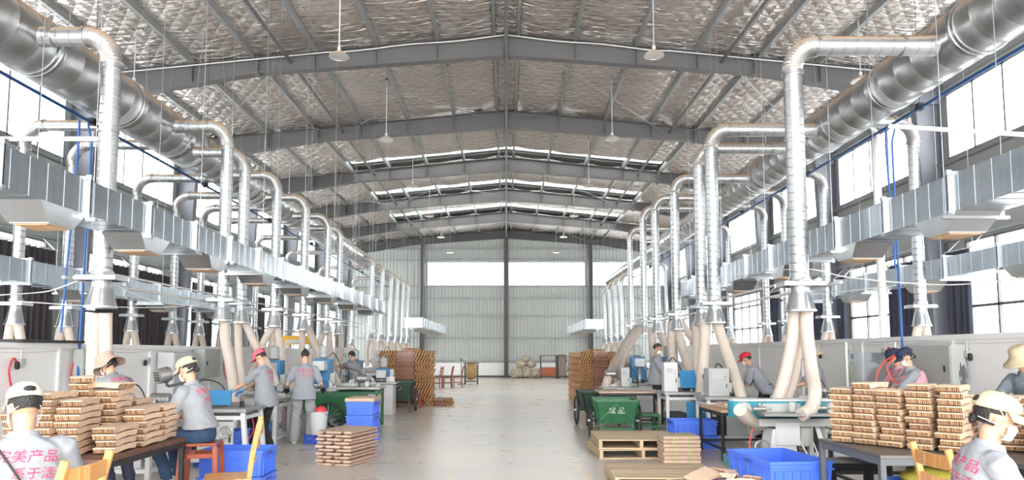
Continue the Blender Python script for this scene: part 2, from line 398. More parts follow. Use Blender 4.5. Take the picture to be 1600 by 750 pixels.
# foil ceiling, sagging between purlins and dipping at each frame
PUR = [.3, 1.7, 3.2, 4.7, 6.2, 7.7, 9.2, 10.5]
xs = sorted(set([-p for p in PUR] + PUR + [0]))
xx = []
for a, b_ in zip(xs[:-1], xs[1:]):
    n = max(2, int((b_ - a) / .25)); xx += [(a + (b_ - a) * i / n, math.sin(math.pi * i / n)) for i in range(n)]
xx.append((xs[-1], 0))
SKY_BAYS = [(FY[5] - 1.15, FY[5] - .12), (FY[6] - 1.6, FY[6] - .12), (FY[7] - 1.9, FY[7] - .12)]
ys = []
yv = Y0
while yv < Y1: ys.append(yv); yv += .22
for a, b_ in SKY_BAYS: ys += [a, b_]
ys = sorted(set(ys)) + [Y1]
def fzt(x, y, s):
    k = (y - FY[0]) / BAY; d = abs(k - round(k)) * BAY
    dip = -.05 * max(0, 1 - d / .5)
    return roof_z(x) + .10 - .055 * s * (1 + .7 * noise.noise(Vector((x * .6, y * .5, 3)))) + .04 * noise.noise(Vector((x * 1.1, y * 1.9, 0))) + dip
b = MB(); idx = {}
for j, y in enumerate(ys):
    for i, (x, s) in enumerate(xx):
        idx[i, j] = len(b.v); b.v.append((x, y, fzt(x, y, s)))
for j in range(len(ys) - 1):
    ym = (ys[j] + ys[j + 1]) / 2
    for i in range(len(xx) - 1):
        xm = (xx[i][0] + xx[i + 1][0]) / 2
        if abs(xm) < 6.2 and any(a < ym < c for a, c in SKY_BAYS): continue
        b.f.append((idx[i, j], idx[i + 1, j], idx[i + 1, j + 1], idx[i, j + 1]))
ce = struct('ceiling', b, M['foil'], smooth=True)
b = MB()   # outer roof sheet above the foil, split round the skylights
cuts = [Y0 - .3] + [c for ab in SKY_BAYS for c in ab] + [Y1 + .4]
for sg in (-1, 1):
    for q in range(0, len(cuts), 2):
        b.prism([(0, RIDGE + .30), (sg * (W + .5), RIDGE - (W + .5) * SL + .30), (sg * (W + .5), RIDGE - (W + .5) * SL + .34), (0, RIDGE + .34)], (0, cuts[q], 0), (0, cuts[q + 1], 0))
    for a, c in SKY_BAYS:
        b.prism([(sg * 6.2, RIDGE - .62 + .30), (sg * (W + .5), RIDGE - (W + .5) * SL + .30), (sg * (W + .5), RIDGE - (W + .5) * SL + .34), (sg * 6.2, RIDGE - .62 + .34)], (0, a, 0), (0, c, 0))
struct('ceiling_outer_sheet', b, M['panel_w'])
for k, (a, c) in enumerate(SKY_BAYS):
    b = MB()
    for sg in (-1, 1): b.prism([(0, RIDGE + .2), (sg * 6.3, RIDGE - .63 + .2), (sg * 6.3, RIDGE - .63 + .21), (0, RIDGE + .21)], (0, a, 0), (0, c, 0))
    struct('window_%d' % (40 + k), b, M['sky_p'], label='translucent roof skylight strip')
# gable wall at the far end: ribbed sheet, windows, low white wall
ZB, ZT = 5.78, 7.33
GW = [(-5.05, -.12), (.12, 5.05), (5.5, 10.2)]
b = MB()
def gable_panel(b, x0, x1, z0, z1a, z1b=None):
    z1b = z1a if z1b is None else z1b
    b.prism([(x0, z0), (x1, z0), (x1, z1b), (x0, z1a)], (0, Y1, 0), (0, Y1 + .1, 0))
    x = math.ceil(x0 / .22) * .22
    while x < x1 - .03:
        zt = z1a + (z1b - z1a) * (x - x0) / (x1 - x0)
        b.prism([(x, 0), (x + .025, -.035), (x + .06, -.035), (x + .085, 0)], (0, Y1, z0), (0, Y1, zt), x=(1, 0, 0), z=(0, 1, 0)); x += .22
gable_panel(b, -W, 0, .9, ZB); gable_panel(b, 0, W, .9, ZB)
for a, c in ((-W, 0), (0, W)): gable_panel(b, a, c, ZT, roof_z(a) + .25, roof_z(c) + .25)
gable_panel(b, -W, -5.05, ZB, ZT); gable_panel(b, -.12, .12, ZB, ZT); gable_panel(b, 5.05, 5.5, ZB, ZT); gable_panel(b, 10.2, W, ZB, ZT)
struct('wall_far', b, M['panel'])
b = MB().span((-W, Y1 - .1, .12), (W, Y1, .92)); struct('wall_far_base', b, M['white'], label='low white wall under the far ribbed sheet')
struct('baseboard_far', MB().span((-W, Y1 - .12, 0), (W, Y1, .12)), M['steel_d'])
b = MB()
for z in (1.0, 2.45, 3.85, 4.95, 5.70, 7.38, 8.1):
    b.span((-W, Y1 - .16, z), (W, Y1 - .05, z + .07))
struct('trim_1', b, M['purlin'], label='horizontal girts on the far wall')
def window(n, a, c, mull, horiz=(), side=None, pane='glass', frame='white_m'):
    """window in a plane: a, c opposite corners"""
    a = Vector(a); c = Vector(c); fx = .05
    along = 0 if side is None else 1
    root = MB()
    def fr(p, q): root.span(p, q)
    lo = a.copy(); hi = c.copy(); t = .035
    def bar_v(s, wd):
        p = lo.copy(); q = hi.copy(); p[along] = s - wd / 2; q[along] = s + wd / 2; p[1 - along] -= t; q[1 - along] = lo[1 - along] + t; fr(p, q)
    def bar_h(z, wd):
        p = lo.copy(); q = hi.copy(); p.z = z - wd / 2; q.z = z + wd / 2; p[1 - along] -= t; q[1 - along] = lo[1 - along] + t; fr(p, q)
    bar_v(lo[along] + fx / 2, fx); bar_v(hi[along] - fx / 2, fx); bar_h(lo.z + fx / 2, fx); bar_h(hi.z - fx / 2, fx)
    for i in range(1, mull): bar_v(lo[along] + (hi[along] - lo[along]) * i / mull, .035 if along == 0 else .05)
    for z in horiz: bar_h(z, .06)
    o = struct('window_%d' % n, root, M[frame])
    p = lo.copy(); q = hi.copy(); p[1 - along] = lo[1 - along] + .0; q[1 - along] = p[1 - along] + .008
    MB().span(p, q).build('glass_pane', M[pane], o)
    return o
wn = 1
for (x0, x1), m_ in zip(GW, (5, 5, 5)):
    window(wn, (x0, Y1, ZB), (x1, Y1, ZT), m_); wn += 1
# side walls
UB, UT, LB, LT = 6.14, 7.74, .95, 4.12
for sg, nm in ((-1, 'left'), (1, 'right')):
    b = MB(); X0, X1 = sg * W, sg * (W + .12); top = roof_z(W) + .3
    def seg(y0, y1, z0, z1): b.span((X0, y0, z0), (X1, y1, z1))
    seg(Y0, Y1 + .1, 0, LB); seg(Y0, Y1 + .1, LT, UB); seg(Y0, Y1 + .1, UT, top)
    edges = [Y0] + FY
    for k, fy in enumerate(FY + [Y1]):
        pass
    bays = [(a, c) for a, c in zip(FY[:-1], FY[1:])]
    seg(Y0, FY[0] + .3, LB, LT); seg(Y0, FY[0] + .3, UB, UT)
    for k, (a, c) in enumerate(bays):
        seg(c - .32, c + .32 if k < len(bays) - 1 else Y1 + .1, UB, UT)
        if k == 0: pass
        seg(c - .75, c + .75 if k < len(bays) - 1 else Y1 + .1, LB, LT)
        if k == 0: seg(FY[0], FY[0] + .75, LB, LT)
        window(wn, (X0, a + .32 if k else a + .3, UB), (X0 + .02, c - .32, UT), 5, side=1, frame='purlin'); wn += 1
        window(wn, (X0, a + .75, LB), (X0 + .02, c - .75, LT), 4, (2.6, 3.55), side=1, frame='steel'); wn += 1
    # horizontal girts as raised lines
    struct('wall_' + nm, b, M['panel_w'] if sg > 0 else M['panel'])
    b = MB()
    for z in (LT + .05, 5.1, UB - .12, UT + .08): b.span((sg * (W - .12), Y0, z), (sg * W, Y1, z + .08))
    struct('trim_%d' % (2 if sg < 0 else 3), b, M['purlin'], label='horizontal girts along the %s wall' % nm)
# steel frames
def ibeam(b, a, c, h0, h1, up, wd=.22, tf=.014, tw=.012):
    """I section from a to c, top flange on the line a-c, depth h0 to h1 below it"""
    a = Vector(a); c = Vector(c); up = Vector(up); side = Vector((0, 1, 0))
    a2 = a - up * h0; c2 = c - up * h1
    def plate(p, q, t):
        vs = [p + side * wd / 2, p - side * wd / 2, q - side * wd / 2, q + side * wd / 2]
        vs += [v - up * t for v in vs]; b.add(vs, [(0, 1, 2, 3), (7, 6, 5, 4), (0, 4, 5, 1), (1, 5, 6, 2), (2, 6, 7, 3), (3, 7, 4, 0)])
    plate(a, c, tf); plate(a2, c2, tf)
    vs = [a + side * tw / 2, c + side * tw / 2, c2 + side * tw / 2, a2 + side * tw / 2]; vs += [v - side * tw for v in vs]
    b.add(vs, [(0, 1, 2, 3), (7, 6, 5, 4), (0, 4, 5, 1), (1, 5, 6, 2), (2, 6, 7, 3), (3, 7, 4, 0)])
for k, fy in enumerate(FY):
    root = thing('steel_frame', None, None, (0, fy, 0)); root['kind'] = 'structure'; root['label'] = 'grey steel portal frame, %s from the camera' % ORD[k]
    zc = roof_z(0) - .02
    for sg in (-1, 1):
        b = MB(); xk = 6.1; up = Vector((sg * SL, 0, 1)).normalized()
        ibeam(b, (0, 0, zc), (sg * xk, 0, zc - xk * SL), .56, .40, up); xe = W - .12
        ibeam(b, (sg * xk, 0, zc - xk * SL), (sg * xe, 0, zc - xe * SL), .40, .72, up)
        for x, h in ((sg * .02, .66), (sg * xk, .52)):
            b.box((x, 0, zc - abs(x) * SL - h / 2 + .05), (.035, .24, h))
        for x in (1.7, 3.2, 4.7, 7.7): b.box((sg * x, 0, zc - x * SL - .24), (.012, .2, .44 if x < 6 else .4))
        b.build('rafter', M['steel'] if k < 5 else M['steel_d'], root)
        b = MB(); ibeam(b, (sg * (W - .02), 0, 0), (sg * (W - .02), 0, zc - W * SL - .1), .32, .62, (sg, 0, 0), .24)
        b.span((sg * (W - .66), -.12, zc - W * SL - .75), (sg * (W - .02), .12, zc - W * SL - .02))
        b.build('column', M['col'], root)
        bb = MB()    # splice bolts and gusset at the haunch
        for dz in (.06, .14, .36, .44):
            for dy in (-.07, .07): bb.lathe([(.014, -.05), (.014, .05)], (sg * xk, dy, zc - xk * SL - dz), 6, 'X')
        bb.build('bolt_row', M['purlin'], root)
for x in (-5.3, 0, 5.3):
    b = MB(); ibeam(b, (x - .0, Y1 - .2, 0), (x, Y1 - .2, roof_z(x) - .5), .0, .0, (0, 0, 1)) if 0 else b.span((x - .16, Y1 - .42, 0), (x + .16, Y1 - .17, roof_z(x) - .55))
    b = MB()
    for dx in (-.13, .12): b.span((x + dx, Y1 - .42, 0), (x + dx + .012, Y1 - .17, roof_z(x) - .5))
    b.span((x - .13, Y1 - .30, 0), (x + .13, Y1 - .288, roof_z(x) - .5))
    b.span((x - .22, Y1 - .5, 0), (x + .22, Y1 - .16, .03))
    struct('gable_column', b, M['steel'], label='grey steel gable column')
# purlins (cold rolled C), struts, ties
for sg in (-1, 1):
    for n, x in enumerate(PUR[:-1]):
        b = MB(); z = roof_z(x); w_, h_, t = .075, .19, .006
        prof = [(0, 0), (w_, 0), (w_, -.02), (w_ - t, -.02), (w_ - t, -t), (t, -t), (t, -h_ + t), (w_ - t, -h_ + t), (w_ - t, -h_ + .02), (w_, -h_ + .02), (w_, -h_), (0, -h_)]
        prof = [(sg * x + sg * p[0] - sg * w_ / 2, z + .19 + p[1] - .04) for p in prof]
        b.prism(prof, (0, Y0, 0), (0, Y1, 0)); o = struct('roof_purlin', b, M['purlin'], label='galvanised roof purlin running the length of the hall')
for x in (0, -5.3, 5.3):
    b = MB().tube([(x, Y0, roof_z(x) - .2), (x, Y1, roof_z(x) - .2)], .045, 8)
    if x == 0: b.tube([(x, Y0, roof_z(x) - .62), (x, Y1, roof_z(x) - .62)], .035, 8)
    struct('roof_strut', b, M['steel'], label='round steel strut between the roof frames')
o = MB().tube([(x, FY[3] - .14, roof_z(x) - .10 - .035 * math.sin(abs(x) * 1.3) ** 2 * (abs(x) < 4)) for x in [-9.6 + .4 * i for i in range(49)]], .016, 6).build('electrical_conduit', M['pvc'], None, smooth=True)
tag(o, 'white electrical conduit running along the top of the nearest visible roof beam', 'conduit')
for sg in (-1, 1):      # diagonal wind-bracing rods under the roof
    for k in range(1, 8):
        if k in (2, 4, 6): continue
        b = MB()
        for a, c in ((.6, 5.1), (5.1, .6), (5.5, 10), (10, 5.5)):
            b.tube([(sg * a, FY[k], roof_z(a) - .22), (sg * c, FY[k + 1], roof_z(c) - .22)], .009, 5)
        struct('bracing_rod', b, M['purlin'], label='thin diagonal bracing rods in the roof')

# ---------------------------------------------------------------- duct work
def elbow_pts(p0, corner, p1, r, n=14):
    p0, corner, p1 = Vector(p0), Vector(corner), Vector(p1)
    d0 = (p0 - corner).normalized(); d1 = (p1 - corner).normalized()
    c = corner + (d0 + d1) * r; out = []
    for i in range(n + 1):
        a = math.pi / 2 * i / n
        out.append(c - d1 * r * math.cos(a) - d0 * r * math.sin(a))
    return out
def ripple(pts, r, amp, step):
    """subdivide a path and give it ring corrugations"""
    P = [Vector(p) for p in pts]; out = []; rs = []; L = 0
    seg = [(b - a).length for a, b in zip(P[:-1], P[1:])]; tot = sum(seg); n = max(6, int(tot / step) * 2); i = 0; acc = 0
    for k in range(n + 1):
        s = tot * k / n
        while i < len(seg) - 1 and s > acc + seg[i]: acc += seg[i]; i += 1
        out.append(P[i].lerp(P[i + 1], min(1, (s - acc) / max(seg[i], 1e-6)))); rs.append(r + (amp if k % 2 else -amp * .3))
    return out, rs
DUCT = {-1: (6.2, 5.55, .40), 1: (6.2, 5.83, .39)}
def duct_r(sg, y):
    base = DUCT[sg][2]
    for lim, k in ((5.6, 1.16), (13, 1.0), (20, .93), (26, .86), (32, .76), (60, .66)):
        if y < lim: return base * k
    return base * .5
for sg, nm in ((-1, 'left'), (1, 'right')):
    dx, dz, dr = DUCT[sg]
    root = thing('round_main_duct', 'large galvanised round extraction duct running high along the %s side' % nm, 'duct', (sg * dx, 0, dz))
    b = MB(); prof = []; cuts = [Y0 + .4, 5.6, 13, 20, 26, 32, 41.2]; rings = []
    for a, c in zip(cuts[:-1], cuts[1:]):
        r = duct_r(sg, (a + c) / 2); y = a + .12
        prof += [(r, a + .12)]
        while y < c - .5: prof += [(r, y), (r + .006, y + .012), (r, y + .024)]; y += .42
        prof += [(r, c - .3)]
    b.lathe(prof, (0, 0, 0), 40, 'Y'); b.build('duct_body', M['duct_y'], root, smooth=True)
    for a in [c for c in cuts[1:-1]] + [2.6, 8.6, 10.6, 16.5, 23, 29, 35, 38]:
        r = max(duct_r(sg, a - .3), duct_r(sg, a + .3)); q = MB()
        q.lathe([(r - .02, a - .05), (r + .02, a - .05), (r + .02, a - .03), (r + .008, a - .02), (r + .008, a + .02), (r + .02, a + .03), (r + .02, a + .05), (r - .02, a + .05)], (0, 0, 0), 40, 'Y', False); q.build('joint_ring', M['plain'], root, smooth=True)
    for k in range(11):        # hanger wires up to the roof
        y = 1.5 + 3.6 * k; q = MB(); r = duct_r(sg, y)
        for s2 in (-1, 1): q.tube([(s2 * r * .98, y, -.05), (s2 * (r + .25), y, roof_z(dx) - dz - .02)], .0045, 5)
        q.lathe([(r + .003, y - .015), (r + .012, y - .015), (r + .012, y + .015), (r + .003, y + .015)], (0, 0, 0), 32, 'Y', False)
        q.build('hanger_strap', M['plain'], root)

def funnel(root, zt, r, seg=20, wide=1.5, plate=True):
    """collar, damper flange and flared hood below a drop pipe; local frame, z up"""
    MB().lathe([(r * .98, zt + .02), (r * 1.12, zt + .02), (r * 1.12, zt - .03), (r * .98, zt - .03)], n=seg).build('clamp_ring', M['plain'], root, smooth=True)
    if plate:
        q = MB().box((0, 0, zt - .05), (r * 4.2, r * 2.6, .025)).box((r * 2.0, 0, zt - .075), (.03, r * 2.8, .05)).box((-r * 2.0, 0, zt - .075), (.03, r * 2.8, .05))
        q.box((0, r * 1.35, zt - .075), (r * 4.4, .03, .05)).box((0, -r * 1.35, zt - .075), (r * 4.4, .03, .05)); q.build('damper_flange', M['plain'], root, bevel=.003)
    MB().lathe([(r * .95, zt - .06), (r * .95, zt - .16), (r * 1.04, zt - .165), (r * 1.04, zt - .18), (r * 1.08, zt - .20), (r * wide, zt - .40), (r * wide + .012, zt - .405), (r * wide + .012, zt - .43), (r * wide - .01, zt - .43)], n=seg).build('flared_hood', M['plain'], root, smooth=True)

def drop(sg, px, yd, zc, r, label, group, inward=True, zb=2.52, hood=True, xo=None, side_z=None, white=False, seg=18, plate=True):
    """branch from the main duct: stub, flexible elbow, straight drop pipe, flange and hood"""
    dx, dz, dr = DUCT[sg]
    X = (px - PX) / F * yd; zz = zc
    Y = (yd - (zz - CAMZ) * math.sin(TH)) / math.cos(TH)
    root = thing('extraction_drop_pipe', label, 'pipe', (X, Y, 0), 0, group)
    s2 = 1 if X < sg * dx else -1          # direction from pipe to duct along X
    rr = duct_r(sg, Y); xd = sg * dx - X - s2 * rr * .9
    er = min(.34 if r > .09 else .28, abs(xd) * .8)
    pe = elbow_pts((xd, 0, zz), (0, 0, zz), (0, 0, zb), er)
    # straight stub
    a = Vector((xd, 0, zz)); e = Vector((s2 * er, 0, zz))
    mid = a.lerp(e, .28)
    MB().tube([a, mid], [r * 1.12, r * 1.02], seg).build('branch_stub', M['duct_x'], root, smooth=True)
    if abs(xd) - er > .5:
        MB().tube([mid, e], r, seg).build('branch_pipe', M['duct_x'], root, smooth=True)
    else:
        p, q = ripple([mid, e], r, r * .055, .03); MB().tube(p, q, seg).build('branch_pipe', M['flex'], root, smooth=True)
    p, q = ripple([e + Vector((s2 * .02, 0, 0))] + pe[1:] + [Vector((0, 0, zz - er - .05))], r * 1.03, r * .06, .032)
    MB().tube(p, q, seg).build('flexible_elbow', M['flex'], root, smooth=True)
    MB().tube([(0, 0, zz - er - .04), (0, 0, zb)], r * .97, seg).build('straight_pipe', M['duct_z'] if not white else M['pvc'], root, smooth=True)
    for p_, ax in ((mid, 'X'), (e, 'X'), (Vector((0, 0, zz - er - .05)), 'Z')):
        MB().lathe([(r * .9, -.02), (r * 1.14, -.02), (r * 1.14, .02), (r * .9, .02)], p_, seg, ax).build('clamp_ring', M['plain'], root, smooth=True)
    for k in range(1, 3): MB().lathe([(r * .9, -.012), (r * 1.05, -.012), (r * 1.05, .012), (r * .9, .012)], (0, 0, zb + (zz - er - zb) * k / 3), seg).build('seam_band', M['plain'], root, smooth=True)
    if hood: funnel(root, zb, r, seg, plate=plate)
    return root, Vector((X, Y, zb - .43))
PIPES = {}
inner_L = [(177, 8.55, 5.50, .115), (357, 12.0, 5.52, .105), (384, 12.8, 5.3, .10), (434, 14.6, 5.34, .10), (478, 16.7, 5.34, .10), (513, 18.8, 5.3, .10), (532, 20.1, 5.2, .09),
           (581, 28.5, 5.45, .11), (597, 30.9, 5.45, .11), (611, 33.3, 5.45, .11), (621, 34.9, 5.45, .10), (630, 36.6, 5.45, .10), (638, 38.7, 5.45, .10)]
inner_R = [(1237, 9.3, 5.72, .125), (1110, 12.9, 5.75, .12), (1091, 13.9, 5.7, .115), (1053, 16.5, 5.75, .11), (1023, 18.6, 5.75, .105), (1004, 19.9, 5.75, .10), (984, 23.2, 5.75, .10),
           (970, 32.5, 5.3, .12), (961, 34.5, 5.3, .12), (952, 36.5, 5.3, .12), (944, 38.5, 5.25, .12)]
outer_L = [(40, 11.9, 5.5, .095), (115, 13.0, 5.5, .095), (215, 15.5, 5.5, .095), (277, 17.2, 5.5, .095), (318, 18.7, 5.5, .095), (352, 20.5, 5.5, .09), (402, 23.5, 5.5, .09), (449, 27, 5.5, .09), (500, 31, 5.4, .09), (552, 35.5, 5.4, .09)]
outer_R = [(1425, 12.6, 5.8, .10), (1285, 16.2, 5.8, .10), (1224, 18.2, 5.8, .095), (1193, 19.9, 5.8, .095), (1137, 23, 5.8, .09), (1100, 26, 5.8, .09), (1040, 32, 5.7, .09)]
def series(lst, sg, row, side):
    for i, (px, yd, z, r) in enumerate(lst):
        lab = 'galvanised spiral drop pipe, %s from the camera in the %s row on the %s' % (ORD[i], row, side)
        far = yd > 25
        PIPES[side[0] + row[0], i] = drop(sg, px, yd, z, r, lab, '%s row of drop pipes on the %s' % (row, side), hood=True, seg=14 if far else 22, zb=2.52 if row == 'inner' else 2.45, plate=yd < 30)
series(inner_L, -1, 'inner', 'left'); series(inner_R, 1, 'inner', 'right')
series(outer_L, -1, 'outer', 'left'); series(outer_R, 1, 'outer', 'right')
# straight white plastic pipe beside the right outer row
b = MB().tube([(0, 0, 0), (0, 0, 5.7)], .075, 16)
x0 = pt(1368, 225, 13.3); t = thing('white_vent_pipe', 'plain white plastic vent pipe rising behind the right partition', 'pipe', (x0.x, x0.y, 0)); b.build('pipe_shaft', M['pvc'], t, smooth=True)
p, q = ripple(elbow_pts((-.6, 0, 6.0), (0, 0, 6.0), (0, 0, 5.0), .3), .078, .004, .03); MB().tube(p, q, 16).build('elbow', M['flex'], t, smooth=True)

def rect_duct(name, label, x0, x1, z0, z1, y0, y1, outlets, seg, ox=0, grp='rectangular supply ducts', side=-1):
    t = thing(name, label, 'duct', ((x0 + x1) / 2, (y0 + y1) / 2, z0)); cx, cy = (x0 + x1) / 2, (y0 + y1) / 2; w_ = abs(x1 - x0); h = z1 - z0
    b = MB(); n = max(1, round((y1 - y0) / seg)); st = (y1 - y0) / n
    b.box((0, 0, h / 2), (w_, y1 - y0, h))
    # stiffening creases
    yy = y0 - cy + .12
    while yy < y1 - cy: 
        b.box((0, yy, h / 2), (w_ + .008, .012, h + .006)); yy += st / 5
    b.build('duct_casing', M['sheet'], t)
    for i in range(n + 1):
        b = MB(); y = y0 - cy + st * i
        for s in (-.012, .012): 
            e = .035
            b.box((0, y + s, h + e / 2), (w_ + 2 * e, .006, e)).box((0, y + s, -e / 2), (w_ + 2 * e, .006, e)).box((w_ / 2 + e / 2, y + s, h / 2), (e, .006, h)).box((-w_ / 2 - e / 2, y + s, h / 2), (e, .006, h))
        for sx in (-1, 1):
            for sz in (0, 1): b.box((sx * (w_ / 2 + .02), y, sz * h + (sz * 2 - 1) * .02), (.05, .05, .05))
        b.build('joint_flange', M['plain'], t)
    for yo in outlets:
        q = MB(); y = yo - cy; d = .17; l = .34
        vs = [(-w_ / 2, y - l, 0), (w_ / 2, y - l, 0), (w_ / 2, y + l, 0), (-w_ / 2, y + l, 0), (-w_ / 2 * .85, y - l * .5, -d), (w_ / 2 * .85, y - l * .5, -d), (w_ / 2 * .85, y + l * .6, -d), (-w_ / 2 * .85, y + l * .6, -d)]
        q.add(vs, [(0, 1, 2, 3), (4, 7, 6, 5), (0, 4, 5, 1), (1, 5, 6, 2), (2, 6, 7, 3), (3, 7, 4, 0)])
        o = q.build('air_outlet', M['plain'], t)
        g = MB().box((0, y + .02, -d - .006), (w_ * .8, l * 1.0, .012)); g.build('outlet_plate', M['panel'], o)
        g = MB()
        for k in range(7): g.box((0, y - l * .40 + .02 + k * l * .14, -d - .018), (w_ * .68, .03, .014))
        g.build('louvre', M['ply'], o)
    # drop rods
    b = MB()
    for i in range(0, n + 1, 2):
        y = y0 - cy + st * i
        for sx in (-1, 1): b.tube([(sx * (w_ / 2 + .06), y, -.05), (sx * (w_ / 2 + .06), y, roof_z(cx) - z0 + .05)], .004, 5)
        b.box((0, y, -.055), (w_ + .2, .04, .03))
    b.build('hanging_rod', M['plain'], t); return t
rect_duct('rectangular_duct', 'long rectangular air duct over the left row of workers, nearest the aisle', -4.66, -4.2, 2.93, 3.28, 2.0, 23.3, [4.6, 6.4, 8.1, 9.9, 12, 14.2, 16.6, 19, 21.5], 1.18)
rect_duct('rectangular_duct', 'long rectangular air duct over the right row of machines, nearest the aisle', 4.38, 4.84, 2.93, 3.30, 2.0, 17.0, [5.2, 6.9, 8.8, 11, 13.4, 15.6], 1.18, side=1)
rect_duct('rectangular_duct', 'rectangular air duct hanging behind the left partition near the curtains', -8.08, -7.66, 2.67, 3.03, 4.0, 20.5, [6.8, 9.5, 12.5, 15.5, 18.5], 1.4)
rect_duct('rectangular_duct', 'rectangular air duct hanging behind the right partition near the windows', 7.8, 8.25, 2.89, 3.24, 4.0, 17.4, [7.5, 10.3, 13, 15.6], 1.4, side=1)
rect_duct('rectangular_duct', 'far short section of air duct at the end of the left row', -4.45, -3.72, 2.72, 3.06, 30.0, 41.6, [33, 36, 39], .95)
rect_duct('rectangular_duct', 'far short section of air duct at the end of the right row', 3.72, 4.45, 2.72, 3.06, 31.5, 41.0, [34, 37, 39.5], .95, side=1)

# blue compressed-air mains with drops
for sg, nm, z in ((-1, 'left', 5.30), (1, 'right', 5.55)):
    x = sg * 6.78; t = thing('compressed_air_pipe', 'blue compressed air pipe running below the round duct on the %s' % nm, 'pipe', (x, 0, z))
    MB().tube([(0, Y0 + .5, 0), (0, 41, 0)], .026, 10).build('main_run', M['blue_p'], t, smooth=True)
    for k in range(9): MB().box((0, 2.5 + k * 4.2, .02), (.09, .10, .11)).tube([(0, 2.5 + k * 4.2, 0), (0, 2.5 + k * 4.2, roof_z(x) - z + .03)], .004, 5).build('hanging_clamp', M['black'], t)
for i, (nm, top, bot, yd, yb) in enumerate((('left', (124, 188), (95, 520), 10.83, 10.3), ('left', (138, 195), (121, 598), 11.05, 9.66), ('right', (1384, 199), (1399, 420), 12.15, 11.6), ('right', (1399, 196), (1410, 545), 11.88, 10.4))):
    a = pt(*top, yd); c = pt(*bot, yb); mb = MB().tube([a, Vector((a.x + (c.x - a.x) * .1, a.y, a.z - .3)), c], .017, 8)
    lab = ['blue air pipe drop reaching down behind the left partition, nearer the frame edge', 'blue air pipe drop ending at a red hose on the left partition', 'thin blue air pipe drop beside the white vent pipe', 'blue air pipe drop reaching the right partition by the navy cap'][i]
    o = mb.build('air_drop_pipe', M['blue_p'], None, smooth=True); tag(o, lab, 'pipe')
# white cross pipes near the top
for i, (p0, p1, y) in enumerate((((-40, 217), (165, 217), 9.9), ((1388, 197), (1660, 214), 10.4))):
    a, c = pt(*p0, y), pt(*p1, y + (.0 if i == 0 else -.6)); o = MB().tube([a, a.lerp(c, .5), c], .035, 10).build('white_cross_pipe', M['pvc'], None, smooth=True)
    tag(o, 'white horizontal plastic pipe high on the %s, crossing in front of the windows' % ('left' if i == 0 else 'right'), 'pipe')
# bracing tubes and cables between the hoods
def cable(pts, r, label, m='pvc', cat='cable'):
    o = MB().tube(smooth_path(pts, 8), r, 6).build('hanging_cable', M[m], None, smooth=True); tag(o, label, cat); return o
cable([pt(0, 461, 8), pt(75, 455, 8.5), pt(150, 436, 8.6), pt(240, 470, 9.5), pt(345, 482, 11.5)], .008, 'white cable strung from hood to hood across the left side')
cable([pt(20, 470, 9.6), pt(140, 478, 10), pt(260, 480, 11), pt(350, 470, 12)], .007, 'lower white cable strung behind the large left hood')
cable([pt(1150, 432, 13), pt(1250, 420, 9.5), pt(1330, 434, 9.5), pt(1470, 445, 9), pt(1600, 436, 8)], .008, 'white cable strung across the right side above the partition')
cable([pt(1080, 460, 14), pt(1180, 466, 12), pt(1290, 458, 11), pt(1400, 446, 10)], .008, 'second white cable running beside the right outer hoods')
for i, (p, yd) in enumerate((((1262, 460), 9.2),)): pass
for sg, nm, y0, y1 in ((-1, 'left', 8.0, 40), (1, 'right', 8.6, 40)):
    x = -4.98 if sg < 0 else 4.0
    q = MB().tube([(x + sg * .25, y0, 2.44), (x + sg * .25, 24, 2.44)], .02, 8).tube([(x - sg * .2, y0, 2.50), (x - sg * .2, 24, 2.50)], .014, 6)
    o = q.build('hood_support_rail', M['pvc'], None, smooth=True); tag(o, 'pair of thin white rails tying the %s inner hoods together' % nm, 'rail')

# ---------------------------------------------------------------- pendant lamps
M['lampglass'] = mat('lamp_reflector', (.78, .78, .76), .25, .6, .03, 5)
M['lampin'] = mat('lamp_inside', (.72, .66, .60), .35, .2, .03, 5)
M['dusty'] = mat('dusty_lamp_top', (.62, .47, .35), .7, 0, .1, 14)
def make_lamp():
    t = thing('pendant_lamp', '', 'lamp', (0, 0, 0), 0, 'pendant lamps under the roof')
    MB().lathe([(.205, 0), (.20, .012), (.16, .055), (.10, .085), (.045, .10), (.04, .13)], n=28, caps=False).build('lamp_shade', M['dusty'], t, smooth=True)
    MB().lathe([(.20, .006), (.155, .05), (.095, .08), (.02, .09)], n=28, caps=False).build('reflector', M['lampin'], t, smooth=True)
    MB().lathe([(.196, .0), (.199, .0), (.199, .006), (.001, .012)], n=28, caps=False).build('diffuser', M['lampglass'], t, smooth=True)
    MB().lathe([(.03, .10), (.034, .12), (.034, .19), (.014, .21)], n=12).build('lamp_holder', M['pvc'], t, smooth=True)
    return t
rows = [('inner left', -3.33, 7.42, [13.15 + BAY * k for k in range(6)]), ('inner right', 2.93, 7.42, [13.1 + BAY * k for k in range(6)]),
        ('outer left', -8.15, 7.35, [14.5 + BAY * k for k in range(5)]), ('outer right', 7.6, 7.35, [14.2 + BAY * k for k in range(5)])]
proto = None
for nm, x, z, ysr in rows:
    for k, y in enumerate(ysr):
        if proto is None: o = proto = make_lamp()
        else: o = copy_tree(proto)
        o.location = (x, y, z); o['label'] = 'white pendant lamp on a long rod, %s from the camera in the %s row' % (ORD[k], nm)
        L_ = roof_z(x) - z + .08
        MB().tube([(0, 0, .2), (0, 0, L_)], .013, 8).build('hanging_rod', M['pvc'], o, smooth=True)
        q = MB().box((0, 0, L_ - .02), (.07, .07, .02)); q.build('ceiling_bracket', M['purlin'], o)

